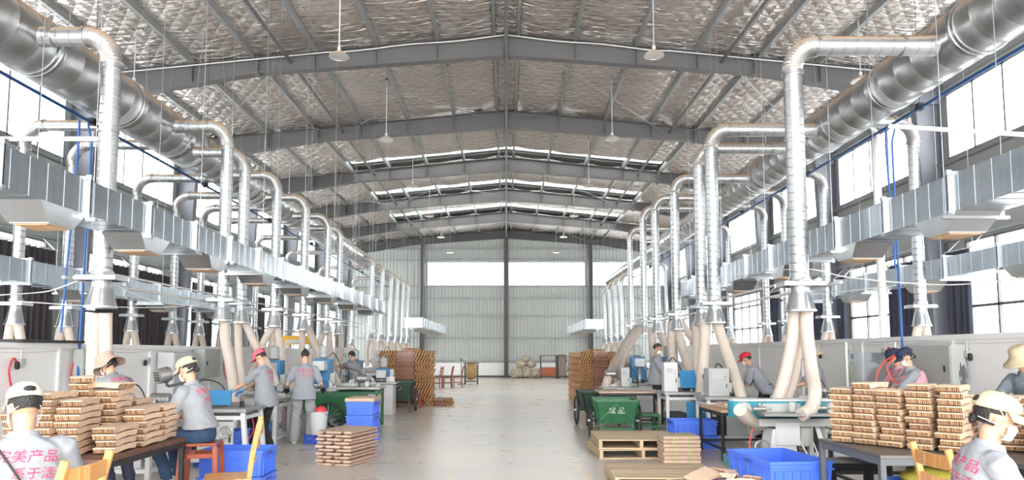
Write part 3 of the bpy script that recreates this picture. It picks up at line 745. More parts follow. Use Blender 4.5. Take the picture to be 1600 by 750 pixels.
# ---------------------------------------------------------------- low white partitions, curtains
PX_, PT = 6.25, {-1: 1.68, 1: 1.80}
for sg, nm in ((-1, 'left'), (1, 'right')):
    b = MB().span((sg * PX_, 1.0, 0), (sg * (PX_ + .07), 24.2, PT[sg] - .05)).span((sg * (PX_ - .06), 1.0, PT[sg] - .07), (sg * (PX_ + .13), 24.2, PT[sg]))
    y = 2.2
    while y < 24: b.span((sg * (PX_ - .03), y, 0), (sg * PX_, y + .05, PT[sg] - .07)); y += 2.44
    struct('wall_partition_' + nm, b, M['white'], label='low white partition wall on the %s' % nm)
M['curtain_l'] = cloth('dark_brown_grey_curtain', (.085, .075, .085)); M['curtain_r'] = cloth('navy_grey_curtain', (.06, .065, .10))
def curtain(sg, y0, y1, label, m):
    n = int((y1 - y0) / .045); vs = []; fs = []
    for k, z in enumerate((.9, 1.8, 2.8, 3.86)):
        for i in range(n + 1):
            y = y0 + (y1 - y0) * i / n
            vs.append((sg * (10.28 - .05 * math.sin(i * 1.35 + .6 * math.sin(i * .21)) * (1.1 - .1 * k)), y + .01 * math.sin(i * 2.1), z))
    w_ = n + 1
    for k in range(3):
        for i in range(n): fs.append((k * w_ + i, k * w_ + i + 1, (k + 1) * w_ + i + 1, (k + 1) * w_ + i))
    b = MB(); b.add(vs, fs); t = thing('window_curtain', label, 'curtain', (0, 0, 0), 0, 'window curtains')
    o = b.build('drape', m, t, smooth=True); o.modifiers.new('thick', 'SOLIDIFY').thickness = .006
    MB().tube([(sg * 10.28, y0 - .1, 3.88), (sg * 10.28, y1 + .1, 3.88)], .014, 8).bar((sg * 10.28, y0, 3.88), (sg * W, y0, 4.18), .02).bar((sg * 10.28, y1, 3.88), (sg * W, y1, 4.18), .02).build('curtain_rail', M['pvc'], t)
for sg, y0, y1, lab in ((-1, 11.3, 13.1, 'dark grey curtain behind the first outer drop pipe on the left'), (-1, 13.4, 15.4, 'dark grey curtain left of the large left hood'), (-1, 17.0, 18.6, 'dark grey curtain behind the hat wearer, nearer half'), (-1, 18.9, 21.1, 'dark grey curtain behind the seated worker on the left'),
                        (-1, 22.2, 23.8, 'dark grey curtain over the worker in jeans, beyond the column'), (-1, 27.6, 29, 'dark curtain far along the left wall'),
                        (1, 15.0, 15.75, 'narrow navy curtain beside the large right window'), (1, 16.9, 18.3, 'navy curtain behind the navy cap wearer, gathered by the column'), (1, 20.6, 21.2, 'dark curtain far side of the second right window'), (1, 22.0, 22.8, 'dark curtain near side of the third right window'), (1, 25.6, 26.5, 'dark curtain beyond the third right window')):
    curtain(sg, y0, y1, lab, M['curtain_l'] if sg < 0 else M['curtain_r'])

# ---------------------------------------------------------------- furniture and containers
def legs4(root, wx, wy, h, t, m, name='leg', rails=(), splay=0):
    for sx in (-1, 1):
        for sy in (-1, 1):
            MB().bar((sx * (wx / 2 + splay), sy * (wy / 2 + splay), 0), (sx * wx / 2, sy * wy / 2, h), t).build(name, m, root, bevel=.003)
    for z in rails:
        for sx in (-1, 1):
            MB().bar((sx * wx / 2, -wy / 2, z), (sx * wx / 2, wy / 2, z), t * .8).build('rail', m, root)
        for sy in (-1, 1):
            MB().bar((-wx / 2, sy * wy / 2, z), (wx / 2, sy * wy / 2, z), t * .8).build('rail', m, root)
def table(name, label, cx, cy, wx, wy, h, m_top, m_leg, rz=0, tt=.035, lt=.04, rails=(.18,), extra=None):
    t = thing(name, label, 'table', (cx, cy, 0), rz)
    MB().box((0, 0, h - tt / 2), (wx, wy, tt)).build('tabletop', m_top, t, bevel=.003)
    b = MB()
    for sy in (-1, 1): b.box((0, sy * (wy / 2 - lt / 2), h - tt - .025), (wx - lt, lt * .8, .05))
    for sx in (-1, 1): b.box((sx * (wx / 2 - lt / 2), 0, h - tt - .025), (lt * .8, wy - lt, .05))
    b.build('apron', m_leg, t)
    legs4(t, wx - lt, wy - lt, h - tt, lt, m_leg, rails=rails); return t
def crate(label, x, y, z, rz=0, wx=.6, wy=.42, h=.26, m='crate'):
    t = thing('plastic_crate', label, 'crate', (x, y, z), rz, 'blue plastic crates'); m = M[m]
    b = MB(); th = .012; vs = []
    prof = [(.94, 0), (1, h)]
    o = [(-wx / 2, -wy / 2), (wx / 2, -wy / 2), (wx / 2, wy / 2), (-wx / 2, wy / 2)]
    def ring(k, z_, ins=0): return [(px * k - math.copysign(ins, px), py * k - math.copysign(ins, py), z_) for px, py in o]
    vs = ring(.95, 0) + ring(1, h) + ring(1, h, th) + ring(.95, .02, th)
    fs = [(3, 2, 1, 0)]
    for a in range(3):
        for k in range(4): fs.append((a * 4 + k, a * 4 + (k + 1) % 4, (a + 1) * 4 + (k + 1) % 4, (a + 1) * 4 + k))
    fs.append((12, 13, 14, 15)); b.add(vs, fs); b.build('crate_body', m, t)
    r = MB()
    for z_ in (h - .012, h * .72):
        for sy in (-1, 1): r.box((0, sy * (wy / 2 + .004), z_), (wx + .02, .018, .022 if z_ > h * .8 else .012))
        for sx in (-1, 1): r.box((sx * (wx / 2 + .004), 0, z_), (.018, wy + .02, .022 if z_ > h * .8 else .012))
    r.build('rim', m, t)
    r = MB()
    for sy in (-1, 1):
        for k in range(-3, 4): r.box((k * wx / 7.2, sy * (wy / 2 - .002), h * .36), (.012, .02, h * .66))
    for sx in (-1, 1):
        for k in range(-2, 3): r.box((sx * (wx / 2 - .002), k * wy / 5.4, h * .36), (.02, .012, h * .66))
    r.build('rib', m, t)
    r = MB()
    for sx in (-1, 1): r.box((sx * (wx / 2 + .002), 0, h * .80), (.02, .14, .03))
    r.build('handle_grip', M['crate_d'], t); return t
def pallet(label, x, y, z, wx, wy, rz=0, n=6):
    t = thing('wooden_pallet', label, 'pallet', (x, y, z), rz, 'wooden pallets')
    for k in range(n):
        w_ = wy / n; MB().box((0, -wy / 2 + w_ * (k + .5), .128), (wx, w_ - (.006 if k not in (2, 4) else .02), .018)).build('deck_board', M['pine_y'], t, bevel=.002)
    for sx in (-1, 0, 1): MB().box((sx * (wx / 2 - .03), 0, .068), (.05, wy, .10)).build('stringer', M['pine'], t, bevel=.002)
    for sy in (-1, 1): MB().box((0, sy * (wy / 2 - .05), .009), (wx, .09, .018)).build('bottom_board', M['pine'], t)
    return t
def chair(label, x, y, rz, m='oak', h=.95, seat=.45, splay=0):
    """ladder-back chair; the front is +y"""
    t = thing('wooden_chair', label, 'chair', (x, y, 0), rz, 'ladder-back wooden chairs' if m == 'oak' else None); m = M[m]
    MB().box((0, 0, seat - .012), (.42, .40, .026)).build('seat', m, t, bevel=.008)
    for s in (-1, 1):
        MB().tube([(s * .18, .17, 0), (s * .175, .165, seat - .025)], [.016, .02], 10).build('leg', m, t, smooth=True)
        q = MB(); pr = [(-.20, 0), (-.185, .25), (-.18, seat), (-.20, .62), (-.235, h - .14), (-.27, h)]; w_ = .042
        for (ya, za), (yb, zb) in zip(pr[:-1], pr[1:]): q.bar((s * .185, ya, za), (s * .185, yb, zb + .004), .026, w_, up=(0, 1, 0))
        q.build('back_post', m, t, bevel=.006)
    for z_, yy, hh in ((h - .085, -.25, .085), (h - .22, -.222, .06), (h - .35, -.2, .05)):
        q = MB(); n = 8
        for i in range(n):
            a = -.175 + .35 * i / n; c = a + .35 / n; f = lambda v: yy - .028 * math.cos(v / .175 * math.pi / 2)
            q.bar((a, f(a), z_), (c, f(c), z_), .018, hh)
        q.build('back_rail', m, t)
    for s in (-1, 1): MB().bar((s * .18, -.19, .22), (s * .18, .17, .22), .02, .03).build('stretcher', m, t)
    MB().bar((-.18, .165, .28), (.18, .165, .28), .02, .03).build('stretcher', m, t); return t
def stool(label, x, y, rz, h, m='cherry', w=.30):
    t = thing('wooden_stool', label, 'stool', (x, y, 0), rz); m = M[m]
    MB().box((0, 0, h - .014), (w + .03, w + .03, .028)).build('seat', m, t, bevel=.006)
    for sx in (-1, 1):
        for sy in (-1, 1): MB().bar((sx * (w / 2 + .03), sy * (w / 2 + .03), 0), (sx * w / 2, sy * w / 2, h - .028), .045).build('leg', m, t, bevel=.005)
    for z_, k in ((h - .08, .98), (.2, 1.06)):
        for s in (-1, 1):
            MB().bar((s * w / 2 * k, -w / 2 * k, z_), (s * w / 2 * k, w / 2 * k, z_), .025, .04).build('stretcher', m, t)
            MB().bar((-w / 2 * k, s * w / 2 * k, z_ - .04), (w / 2 * k, s * w / 2 * k, z_ - .04), .025, .04).build('stretcher', m, t)
    return t

# ------------------------------------------------ laminated chair blanks in stacks
def block_mesh(w_=.165, L=.40, h=.046, tip=.045):
    """wedge-ended blank: pale lip on top, striped ends, both ends undercut"""
    me = bpy.data.meshes.new('laminated_blank')
    prof = [(-L / 2, h), (-L / 2, h - .008), (-L / 2 + tip * .42, .004), (-L / 2 + tip * .9, .0), (-L * .12, .010), (L * .12, .010), (L / 2 - tip * .9, 0), (L / 2 - tip * .42, .004), (L / 2, h - .008), (L / 2, h), (L * .12, h + .006), (-L * .12, h + .006)]
    n = len(prof); vs = []; fs = []; mi = []
    for s in (-1, 1): vs += [(s * w_ / 2, p[0], p[1]) for p in prof]
    fs = [tuple(range(n)), tuple(reversed(range(n, 2 * n)))]; mi = [0, 0]
    for i in range(n):
        fs.append((i, n + i, n + (i + 1) % n, (i + 1) % n)); mi.append(1 if i in (1, 7) else 0)
    me.from_pydata(vs, [], fs)
    bm = bmesh.new(); bm.from_mesh(me); bmesh.ops.recalc_face_normals(bm, faces=bm.faces); bm.to_mesh(me); bm.free()
    me.materials.append(M['beech']); me.materials.append(M['stripe'])
    for p, k in zip(me.polygons, mi): p.material_index = k
    return me
BLK = [block_mesh(), block_mesh(.15, .38, .047, .055), block_mesh(.175, .42, .045, .038)]
rb = random.Random(3)
def stack(x, y, z, n, rz, where, group, jitter=.010, pitch=.0535, swap=False):
    for k in range(n):
        o = bpy.data.objects.new('wood_blank', BLK[rb.randrange(3)]); COL.objects.link(o)
        o.location = (x + rb.uniform(-jitter, jitter), y + rb.uniform(-jitter, jitter), z + k * pitch)
        o.rotation_euler = (0, 0, rz + rb.uniform(-.08, .08) + (math.pi if rb.random() < .3 else 0))
        pos = 'bottom' if k == 0 else ('top' if k == n - 1 else ORD[k] + ' from the bottom')
        tag(o, 'striped blank, %s of the %s' % (pos, where), 'wood blank', group)
M['dwood'] = wood('dark_worn_plank', (.06, .03, .02), (.14, .07, .045), (4, 30, 30))
# left packing table, its stacks
LZ = .756
table('packing_table', 'long dark packing table carrying stacks of striped blanks on the left', -3.78, 5.85, 1.5, 1.34, .75, M['dwood'], M['black'])
GL, GR = 'striped laminated blanks on the left table', 'striped laminated blanks on the right table'
for (x, y, n, rz, wh) in ((-3.42, 5.52, 8, .12, 'front corner stack, left table'), (-3.65, 5.55, 9, .10, 'second front stack, left table'), (-3.88, 5.58, 9, .14, 'third front stack, left table'),
                          (-3.17, 5.62, 4, .10, 'low front stack by the aisle, left table'), (-3.17, 6.03, 6, .12, 'middle stack by the aisle, left table'), (-3.40, 5.97, 9, .1, 'stack behind the corner stack, left table'),
                          (-3.62, 5.99, 10, .08, 'tallest stack, left table'), (-3.20, 6.42, 6, .15, 'far aisle corner stack, left table'), (-3.43, 6.40, 7, .1, 'far inner stack, left table')):
    stack(x, y, LZ, n, rz, wh, GL)
for i, (x, y, z, rz, wh) in enumerate(((-3.64, 5.90, LZ + .0535 * 10 + .01, .5, 'lying askew on top of the tall left stacks, nearer one'), (-3.42, 5.92, LZ + .0535 * 9 + .01, 1.25, 'lying askew on top of the tall left stacks, toward the aisle'))):
    o = bpy.data.objects.new('wood_blank', BLK[0]); COL.objects.link(o); o.location = (x, y, z); o.rotation_euler = (0, 0, rz); tag(o, 'striped laminated chair blank ' + wh, 'wood blank', GL)
M_L1 = stack(-4.42, 4.75, LZ, 6, .3, 'short stack at the left picture edge', GL)
table('small_worktable', 'dark worktable at the left picture edge in front of the white cap worker', -4.55, 4.75, .9, .6, .75, M['dwood'], M['black'])
# right packing table
M['tabletop_g'] = mat('worn_grey_steel_top', (.13, .125, .125), .42, .5, .15, 5)
M['leg_g'] = mat('grey_steel_leg', (.11, .12, .135), .45, .2, .1, 5)
RZ = .756
table('packing_table', 'grey steel packing table carrying stacks of striped blanks on the right', 4.0, 5.93, 2.16, 1.06, .75, M['tabletop_g'], M['leg_g'], tt=.03, lt=.045)
for (x, y, n, rz, wh) in ((3.12, 6.28, 9, -.8, 'far aisle corner stack, right table'), (3.25, 6.12, 10, -.85, 'second stack from the aisle corner, right table'), (3.39, 5.96, 9, -.9, 'third stack along the aisle row, right table'),
                          (3.53, 5.80, 10, -.8, 'fourth stack along the aisle row, right table'), (3.67, 5.64, 10, -.75, 'near front stack, right table'), (3.62, 6.30, 8, -.9, 'back stack of the second row, right table'),
                          (3.76, 6.12, 8, -.8, 'inner stack of the second row, right table'), (3.90, 5.95, 7, -.85, 'front stack of the second row, right table'), (4.12, 6.20, 8, -.45, 'back stack of the third row, right table'),
                          (4.18, 5.75, 8, -.5, 'front stack of the third row, right table'), (4.42, 5.92, 8, -.4, 'last tall stack, right table'), (4.66, 5.88, 5, -.4, 'short end stack, right table')):
    stack(x, y, RZ, n, rz, wh, GR, jitter=.011)
# chairs and stools
chair('orange varnished ladder-back chair behind the worker with the white cap', -2.38, 3.50, R(90), h=1.03)
chair('orange varnished ladder-back chair behind the worker with the beige cap', 3.0, 4.46, R(-90), h=.95)
chair('orange varnished chair seen side on by the blue crates on the left', -2.49, 6.2, R(110))
stool('tall red varnished stool under the worker in jeans', -2.97, 6.74, R(12), .685)
# crates
def crates(lst):
    for c in lst: crate(*c[:4], **c[4])
crates([('blue crate by the red stool, bottom of the pair', -2.87, 7.42, 0, dict(wx=.66, wy=.46, h=.26)), ('blue crate by the red stool, top of the pair', -2.87, 7.42, .265, dict(wx=.66, wy=.46, h=.27)),
        ('blue crate at the floor below the board, bottom of the stack', -2.50, 12.05, 0, dict(wx=.46, wy=.62, h=.235)), ('blue crate in the middle of the stack under the board', -2.50, 12.05, .24, dict(wx=.46, wy=.62, h=.235)), ('blue crate at the top of the stack under the board', -2.50, 12.05, .48, dict(wx=.46, wy=.62, h=.235)),
        ('large open blue crate in front of the teal sander, upper one', 2.72, 6.95, .26, dict(wx=.62, wy=.9, h=.27, rz=.12)), ('large blue crate in front of the teal sander, lower one', 2.72, 6.95, 0, dict(wx=.62, wy=.9, h=.255, rz=.12)),
        ('blue crate behind the banded bundle, upper one', 3.06, 11.4, .21, dict(wx=.70, wy=.5, h=.24)), ('blue crate behind the banded bundle, lower one', 3.07, 11.4, 0, dict(wx=.72, wy=.5, h=.20)),
        ('blue crate under the right packing table, holding yellow cloth', 3.52, 5.75, .22, dict(wx=.62, wy=.42, h=.27)), ('blue crate on the floor under the right packing table', 3.52, 5.75, 0, dict(wx=.62, wy=.42, h=.215, m='crate_d')),
        ('second blue crate under the right packing table, behind the chair', 4.2, 5.85, .0, dict(wx=.5, wy=.42, h=.33, m='crate_d')),
        ('blue crate on the floor beneath the left saw bench', -3.95, 9.6, .0, dict(wx=.6, wy=.45, h=.48)),
        ('deep blue crate under the white bucket', -3.20, 11.95, .0, dict(wx=.5, wy=.42, h=.16, m='crate_d'))])
o = MB().box((-2.50, 12.05, .745), (.50, .68, .055)).build('wooden_board', M['beech'], None, bevel=.004); tag(o, 'thick pale wooden board lying on the stack of three blue crates', 'board')
# cloth heap in the crate
def lump(name, label, cat, c, r, m, seed=1, amp=.3, fr=6, parent=None, n=28):
    b = MB().sphere((0, 0, 0), 1, n, n // 2)
    b.v = [tuple(Vector((v[0] * r[0], v[1] * r[1], v[2] * r[2])) * (1 + amp * noise.noise(Vector(v) * fr * .35 + Vector((seed, 0, 0))))) for v in b.v]
    o = b.build(name, M[m] if isinstance(m, str) else m, parent, smooth=True); o.location = c
    if parent is None: tag(o, label, cat)
    return o
M['yel'] = cloth('yellow_green_cloth', (.42, .36, .05), .3); M['navy'] = cloth('dark_navy_cloth', (.03, .035, .07), .3); M['redc'] = cloth('red_cloth', (.5, .03, .04)); M['olive'] = cloth('olive_cloth', (.36, .32, .09), .2)
M['grayrag'] = cloth('grey_cloth', (.17, .18, .19), .2)
lump('cloth_heap', 'crumpled yellow green cloth spilling from the crate under the right table', 'cloth', (3.62, 5.75, .52), (.30, .19, .10), 'yel', 2, .32, 5)
lump('cloth_heap', 'second crumpled yellow cloth beside the crate behind the right chair', 'cloth', (4.1, 5.6, .42), (.22, .2, .13), 'yel', 5, .32, 5)
lump('dark_bag', 'dark navy bundle of clothing under the left packing table', 'bag', (-3.28, 5.8, .16), (.28, .24, .17), 'navy', 4, .5, 8)
for i, (p0, lab) in enumerate((((3.28, 5.50, .50), 'red cord loop hanging on the blue crate under the right table'),)):
    x, y, z = p0; pts = [(x, y, z), (x - .12, y - .02, z - .05), (x - .14, y - .02, z - .2), (x - .05, y - .02, z - .3), (x + .03, y - .02, z - .1), (x + .12, y - .02, z + .02), (x + .16, y - .02, z - .25)]
    o = MB().tube(smooth_path(pts, 6), .009, 8).build('rope', M['red'], None, smooth=True); tag(o, lab, 'cord')
# bottle under the left table
t = thing('drink_bottle', 'clear plastic bottle with a yellow cap standing under the left table', 'bottle', (-2.98, 5.15, 0.0))
st = MB().box((-2.98, 5.15, .17), (.24, .24, .34)); 
MB().lathe([(.05, .345), (.054, .36), (.054, .50), (.045, .535), (.02, .565), (.02, .58)], n=20).build('bottle_body', M['acrylic'], t, smooth=True)
MB().lathe([(.0545, .40), (.0545, .46)], n=20, caps=False).build('label_band', mat('yellow_label', (.8, .62, .02), .5), t, smooth=True)
MB().lathe([(.022, .575), (.022, .605)], n=14).build('bottle_cap', mat('yellow_cap', (.85, .65, .0), .4), t)
o = st.build('cardboard_box', M['ply'], None); tag(o, 'small brown box under the yellow-capped bottle', 'box')
# pallets, bundle, slat stack
pallet('nearest pale wooden pallet lying on the floor by the aisle line', 1.86, 8.38, 0, 1.22, 1.05, R(-2))
pallet('lower of two stacked wooden pallets', 1.98, 10.7, 0, 1.30, 1.15, R(3), 5)
pallet('upper of two stacked wooden pallets', 2.0, 10.75, .137, 1.26, 1.2, R(-1), 5)
for k in range(7):
    q = MB().box((2.46 + .01 * math.sin(k * 3), 9.86 - .0, .03 + k * .055), (.52, .40, .05), rz=.03 * math.sin(k * 2.3)); o = q.build('wood_bundle', M['mdf'], None, bevel=.008)
    tag(o, 'pinkish wood blanks of the green-banded bundle, %s layer from the floor' % ORD[k], 'wood', 'banded bundle of pinkish blanks')
M['band'] = mat('green_strap', (.28, .58, .08), .4)
for i, dx in enumerate((-.12, .10)):
    x = 2.46 + dx; q = MB().box((x, 9.65, .195), (.014, .004, .39)).box((x, 10.07, .195), (.014, .004, .39)).box((x, 9.86, .394), (.014, .43, .006))
    o = q.build('packing_strap', M['band'], None); tag(o, 'green packing strap round the pinkish bundle, %s one' % ('left', 'right')[i], 'strap')
sx, sy = -2.27, 9.85
for k in range(10):      # stack of long scalloped slats on the floor
    n = 4; b = MB()
    for i in range(n):
        x = -.20 + .135 * i; a = .006 * ((i + k) % 2)
        b.prism([(-.068, .0 + a), (.05, 0 + a), (.066, .03 + a), (-.05, .034 + a)], (x, -.36 - .05 * ((i + k) % 2), 0), (x + .03, .38, 0))
    o = b.build('wood_blank', M['mdf'], None, bevel=.004); o.location = (sx + .008 * math.sin(k * 2), sy + .01 * math.cos(k * 3), k * .0485); o.rotation_euler = (0, 0, R(-16) + .02 * math.sin(k * 5))
    tag(o, 'pale pink wooden slat panel, %s up in the floor stack by the aisle' % ORD[k], 'wood panel', 'slat panels stacked on the left of the aisle')

# ------------------------------------------------ tall stacks of notched panels in the back
def notched(wx, wy, h, nplain=.34):
    b = MB(); x = -wx / 2; pitch = .085
    while x < wx / 2 - .02:
        mid = abs(x + pitch / 2) < wx * nplain / 2
        if not mid:
            b.prism([(0, 0), (.05, 0), (.078, h * .8), (.03, h * .8)], (x, -wy / 2, 0), (x, wy / 2, 0)); b.box((x + .06, -wy / 2 + .1, h * .82), (.05, .2, h * .25))
        x += pitch
    return b
def tall_stack(label, cx, cy, wx, wy, n, h, rz=0, z0=.0, grp=''):
    b1 = notched(wx, wy, h); core = MB().box((0, .02, h * .4), (wx * .36, wy, h * .66)).box((0, wy * .3, h * .3), (wx * .9, wy * .3, h * .3))
    p = b1.build('notched_blank', M['lattice'], None); c = core.build('centre_board', M['plank'], p)
    for k in range(n):
        o = p if k == 0 else copy_tree(p)
        if k: o.name = 'notched_blank'
        o.location = (cx + .025 * math.sin(k * 1.7), cy + .03 * math.cos(k * 2.9), z0 + k * h); o.rotation_euler = (0, 0, rz + (.015 if k % 2 else -.015))
        tag(o, label % nth(k), 'wood panel', grp)
tall_stack('golden notched panel, %s layer up in the tall stack behind the chalk-marked cart', -3.02, 20.9, 1.6, 1.0, 32, .0505, 0, .0, 'golden panels in the tall left stack')
tall_stack('golden notched panel, %s layer up in the low pile right of the tall left stack', -2.0, 20.6, .85, .9, 4, .05, .1, .0, 'golden panels in the low pile')
tall_stack('golden notched panel, %s layer up in the tall stack beyond the green carts', 2.82, 22.0, 1.35, 1.7, 32, .0495, .12, .0, 'golden panels in the tall right stack')
for i, (x, y, z, rz) in enumerate(((-3.0, 20.8, 1.62, .2), (-2.8, 20.75, 1.62, -.3), (2.7, 21.6, 1.59, .2), (2.95, 21.5, 1.59, -.1))):
    b = notched(.35, .5, .07, 0); o = b.build('loose_offcut', M['lattice'], None); o.location = (x, y, z); o.rotation_euler = (0, 0, rz)
    tag(o, ['loose golden offcuts lying on top of the tall left stack, left one', 'loose golden offcuts lying on top of the tall left stack, right one', 'loose golden offcuts on top of the tall right stack, left one', 'loose golden offcuts on top of the tall right stack, right one'][i], 'offcut')

# ------------------------------------------------ hand carts
def wheel(root, c, r, m, spokes=16, axis='X', w_=.05):
    q = MB(); pts = []
    for k in range(29):
        a = 2 * math.pi * k / 28; pts.append(Vector(c) + (Vector((0, math.cos(a), math.sin(a))) if axis == 'X' else Vector((math.cos(a), 0, math.sin(a)))) * r)
    q.tube(pts, w_ / 2, 8, caps=False, up=(1, 0, 0) if axis == 'X' else (0, 1, 0)); wh = q.build('wheel', M['dark'], root, smooth=True)
    q = MB()
    for k in range(spokes):
        a = 2 * math.pi * k / spokes; d = (Vector((0, math.cos(a), math.sin(a))) if axis == 'X' else Vector((math.cos(a), 0, math.sin(a))))
        q.tube([Vector(c) + d * .03, Vector(c) + d * (r - .02)], .004, 5)
    q.build('spokes', M['iron'], wh)
    MB().lathe([(.03, -.05), (.035, 0), (.03, .05)], c, 12, axis).build('hub', M['iron'], wh); return wh
def cart(label, x, y, rz, m, wx=.62, wy=1.0, zt=.80, mark=None):
    t = thing('hand_cart', label, 'cart', (x, y, 0), rz); m = M[m]; th = .012
    b = MB(); z0, fl = .30, .86
    o = [(-wx / 2, -wy / 2), (wx / 2, -wy / 2), (wx / 2, wy / 2), (-wx / 2, wy / 2)]
    def ring(k, z_, ins=0): return [(px * k - math.copysign(ins, px), py * k - math.copysign(ins, py), z_) for px, py in o]
    vs = ring(.82, z0) + ring(1, zt) + ring(1, zt, th) + ring(.82, z0 + .02, th); fs = [(3, 2, 1, 0)]
    for a in range(3):
        for k in range(4): fs.append((a * 4 + k, a * 4 + (k + 1) % 4, (a + 1) * 4 + (k + 1) % 4, (a + 1) * 4 + k))
    fs.append((12, 13, 14, 15)); b.add(vs, fs); b.build('cart_tub', m, t)
    q = MB()
    for k in range(4):
        a, c = ring(1, zt)[k], ring(1, zt)[(k + 1) % 4]; q.bar(a, c, .035)
        q.bar(ring(.80, z0 - .02)[k], ring(1.02, zt)[k], .03)
    q.bar((-wx / 2 * .82, -wy / 2 * .93, z0 + .05), (0, -wy / 2 * .99, zt - .06), .02).bar((wx / 2 * .82, -wy / 2 * .93, z0 + .05), (0, -wy / 2 * .99, zt - .06), .02)
    q.build('angle_iron_frame', m, t)
    for s in (-1, 1): wheel(t, (s * (wx / 2 + .07), 0, .31), .285, m, 16)
    MB().tube([(-wx / 2 - .1, 0, .31), (wx / 2 + .1, 0, .31)], .016, 8).build('axle', M['black'], t)
    for s in (-1, 1):
        MB().bar((s * wx * .38, -wy / 2 * .8, 0), (s * wx * .38, -wy / 2 * .8, z0), .045).build('leg', m, t)
        MB().tube([(s * wx * .36, wy / 2, z0 + .1), (s * wx * .36, wy / 2 + .42, z0 + .22)], .018, 8).build('push_handle', m, t)
    MB().bar((-wx * .38, -wy / 2 * .8, .2), (wx * .38, -wy / 2 * .8, .2), .04).build('cross_bar', m, t)
    if mark: mark(t, wx, wy, z0, zt)
    return t
def text_obj(s, size, mat_, parent, loc, rot, name='lettering', extrude=.0006):
    cu = bpy.data.curves.new(name, 'FONT'); cu.body = s; cu.size = size; cu.align_x = 'CENTER'; cu.align_y = 'CENTER'; cu.extrude = extrude
    tmp = bpy.data.objects.new('tmp', cu); COL.objects.link(tmp)
    dg = bpy.context.evaluated_depsgraph_get(); me = bpy.data.meshes.new_from_object(tmp.evaluated_get(dg)); bpy.data.objects.remove(tmp)
    me.materials.clear(); me.materials.append(mat_); o = bpy.data.objects.new(name, me); COL.objects.link(o); o.parent = parent; o.location = loc; o.rotation_euler = rot; return o
M['chalk'] = mat('chalk_white', (.62, .66, .62), .9)
def mark2(t, wx, wy, z0, zt):
    q = MB(); f = -wy / 2 * .955
    pts = [(-.10, f, .66), (-.03, f, .70), (.05, f, .66), (-.02, f + .02, .58), (-.08, f + .03, .545), (.02, f + .03, .55), (.10, f + .03, .545)]
    q.tube(smooth_path(pts, 6), .009, 6).build('chalk_number_two', M['chalk'], t)
def mark_txt(t, wx, wy, z0, zt):
    a = math.atan2(wy * .09, zt - z0)
    text_obj('成 品', .13, M['chalk'], t, (0, -wy / 2 * .90 - .012, .52), (R(90) + a, 0, 0), 'painted_characters')
cart('dark green hand cart with a chalk 2 on its front', -2.80, 18.3, R(4), 'green_d', .64, .85, .79, mark2)
cart('green hand cart nearest the aisle on the right with painted white characters', 1.98, 12.6, R(-3), 'green', .74, .9, .70, mark_txt)
cart('dark green hand cart standing behind the nearer green cart', 2.05, 15.0, R(2), 'green_d', .9, .9, .72)
cart('green spoked-wheel cart standing behind the white bucket', -3.35, 13.4, R(88), 'green', .66, 1.1, .74)
t = thing('green_step_stand', 'low green steel stand right of the green hand cart', 'stand', (2.62, 12.9, 0)); 
MB().box((0, 0, .40), (.42, .5, .04)).build('platform', M['green'], t)
legs4(t, .38, .46, .38, .05, M['green'], rails=(.2,))
# bucket
t = thing('plastic_bucket', 'white plastic bucket standing on a deep blue crate', 'bucket', (-3.2, 11.75, .165))
MB().lathe([(.125, 0), (.13, .01), (.155, .36), (.163, .365), (.163, .385), (.15, .385), (.148, .36), (.12, .02)], n=28).build('bucket_body', M['white_m'], t, smooth=True)
q = MB().tube([(.16 * math.cos(a), .16 * math.sin(a) - .02, .31 - .09 * math.sin(a * 1.0) * 1) for a in [math.pi + math.pi * k / 12 for k in range(13)]], .004, 6); q.build('wire_handle', M['iron'], t)
lump('red_hard_hat', 'red rounded object resting in the white bucket', 'container', (-3.17, 11.75, .56), (.10, .10, .08), 'red', 3, .05)
# ------------------------------------------------ things near the far wall
M['sack'] = mat('bundled_pale_rope', (.56, .50, .40), .9, 0, .35, 9, 1., 16)
for i, (x, z, r, y) in enumerate(((.65, .32, .5, 41.7), (1.25, .30, .48, 41.8), (1.85, .30, .5, 41.7), (.9, .85, .42, 41.9), (1.5, .88, .42, 42.0), (1.2, 1.18, .32, 42.0))):
    o = lump('pale_bundle', 'pale tan bundle in the heap against the far wall, %s' % ['bottom left', 'bottom middle', 'bottom right', 'upper left', 'upper right', 'topmost'][i], 'bundle', (x, y, z), (r * .8, .42, r * .62), 'sack', i, .35, 11); o['group'] = 'pale bundles at the far wall'
def rack(label, x, y, wx, wy, h, fill=None, rz=0):
    t = thing('steel_rack', label, 'rack', (x, y, 0), rz)
    for sx in (-1, 1):
        for sy in (-1, 1): MB().box((sx * wx / 2, sy * wy / 2, h / 2 + .05), (.05, .05, h)).build('post', M['steel_d'], t)
    q = MB()
    for z in (.15, h + .03):
        for sy in (-1, 1): q.box((0, sy * wy / 2, z), (wx, .045, .045))
        for sx in (-1, 1): q.box((sx * wx / 2, 0, z), (.045, wy, .045))
    q.box((0, 0, .15), (wx, wy, .03)); q.build('deck_frame', M['steel_d'], t)
    for sx in (-1, 1):
        for sy in (-1, 1): MB().lathe([(.06, -.02), (.06, .02)], (sx * wx / 2, sy * wy / 2, .065), 12, 'X').build('caster', M['dark'], t)
    return t
rack('grey steel rack trolley holding a red brown box by the far wall', 2.55, 41.3, .95, .7, 1.35)
o = MB().box((2.55, 41.3, .17 + .25), (.85, .6, .5)).build('red_brown_box', mat('red_brown_board', (.42, .13, .06), .7, 0, .1), None); tag(o, 'red brown box in the steel rack trolley at the far wall', 'box')
rack('narrow rack loaded with grey boards at the far wall', 3.35, 41.3, .45, .7, 1.35)
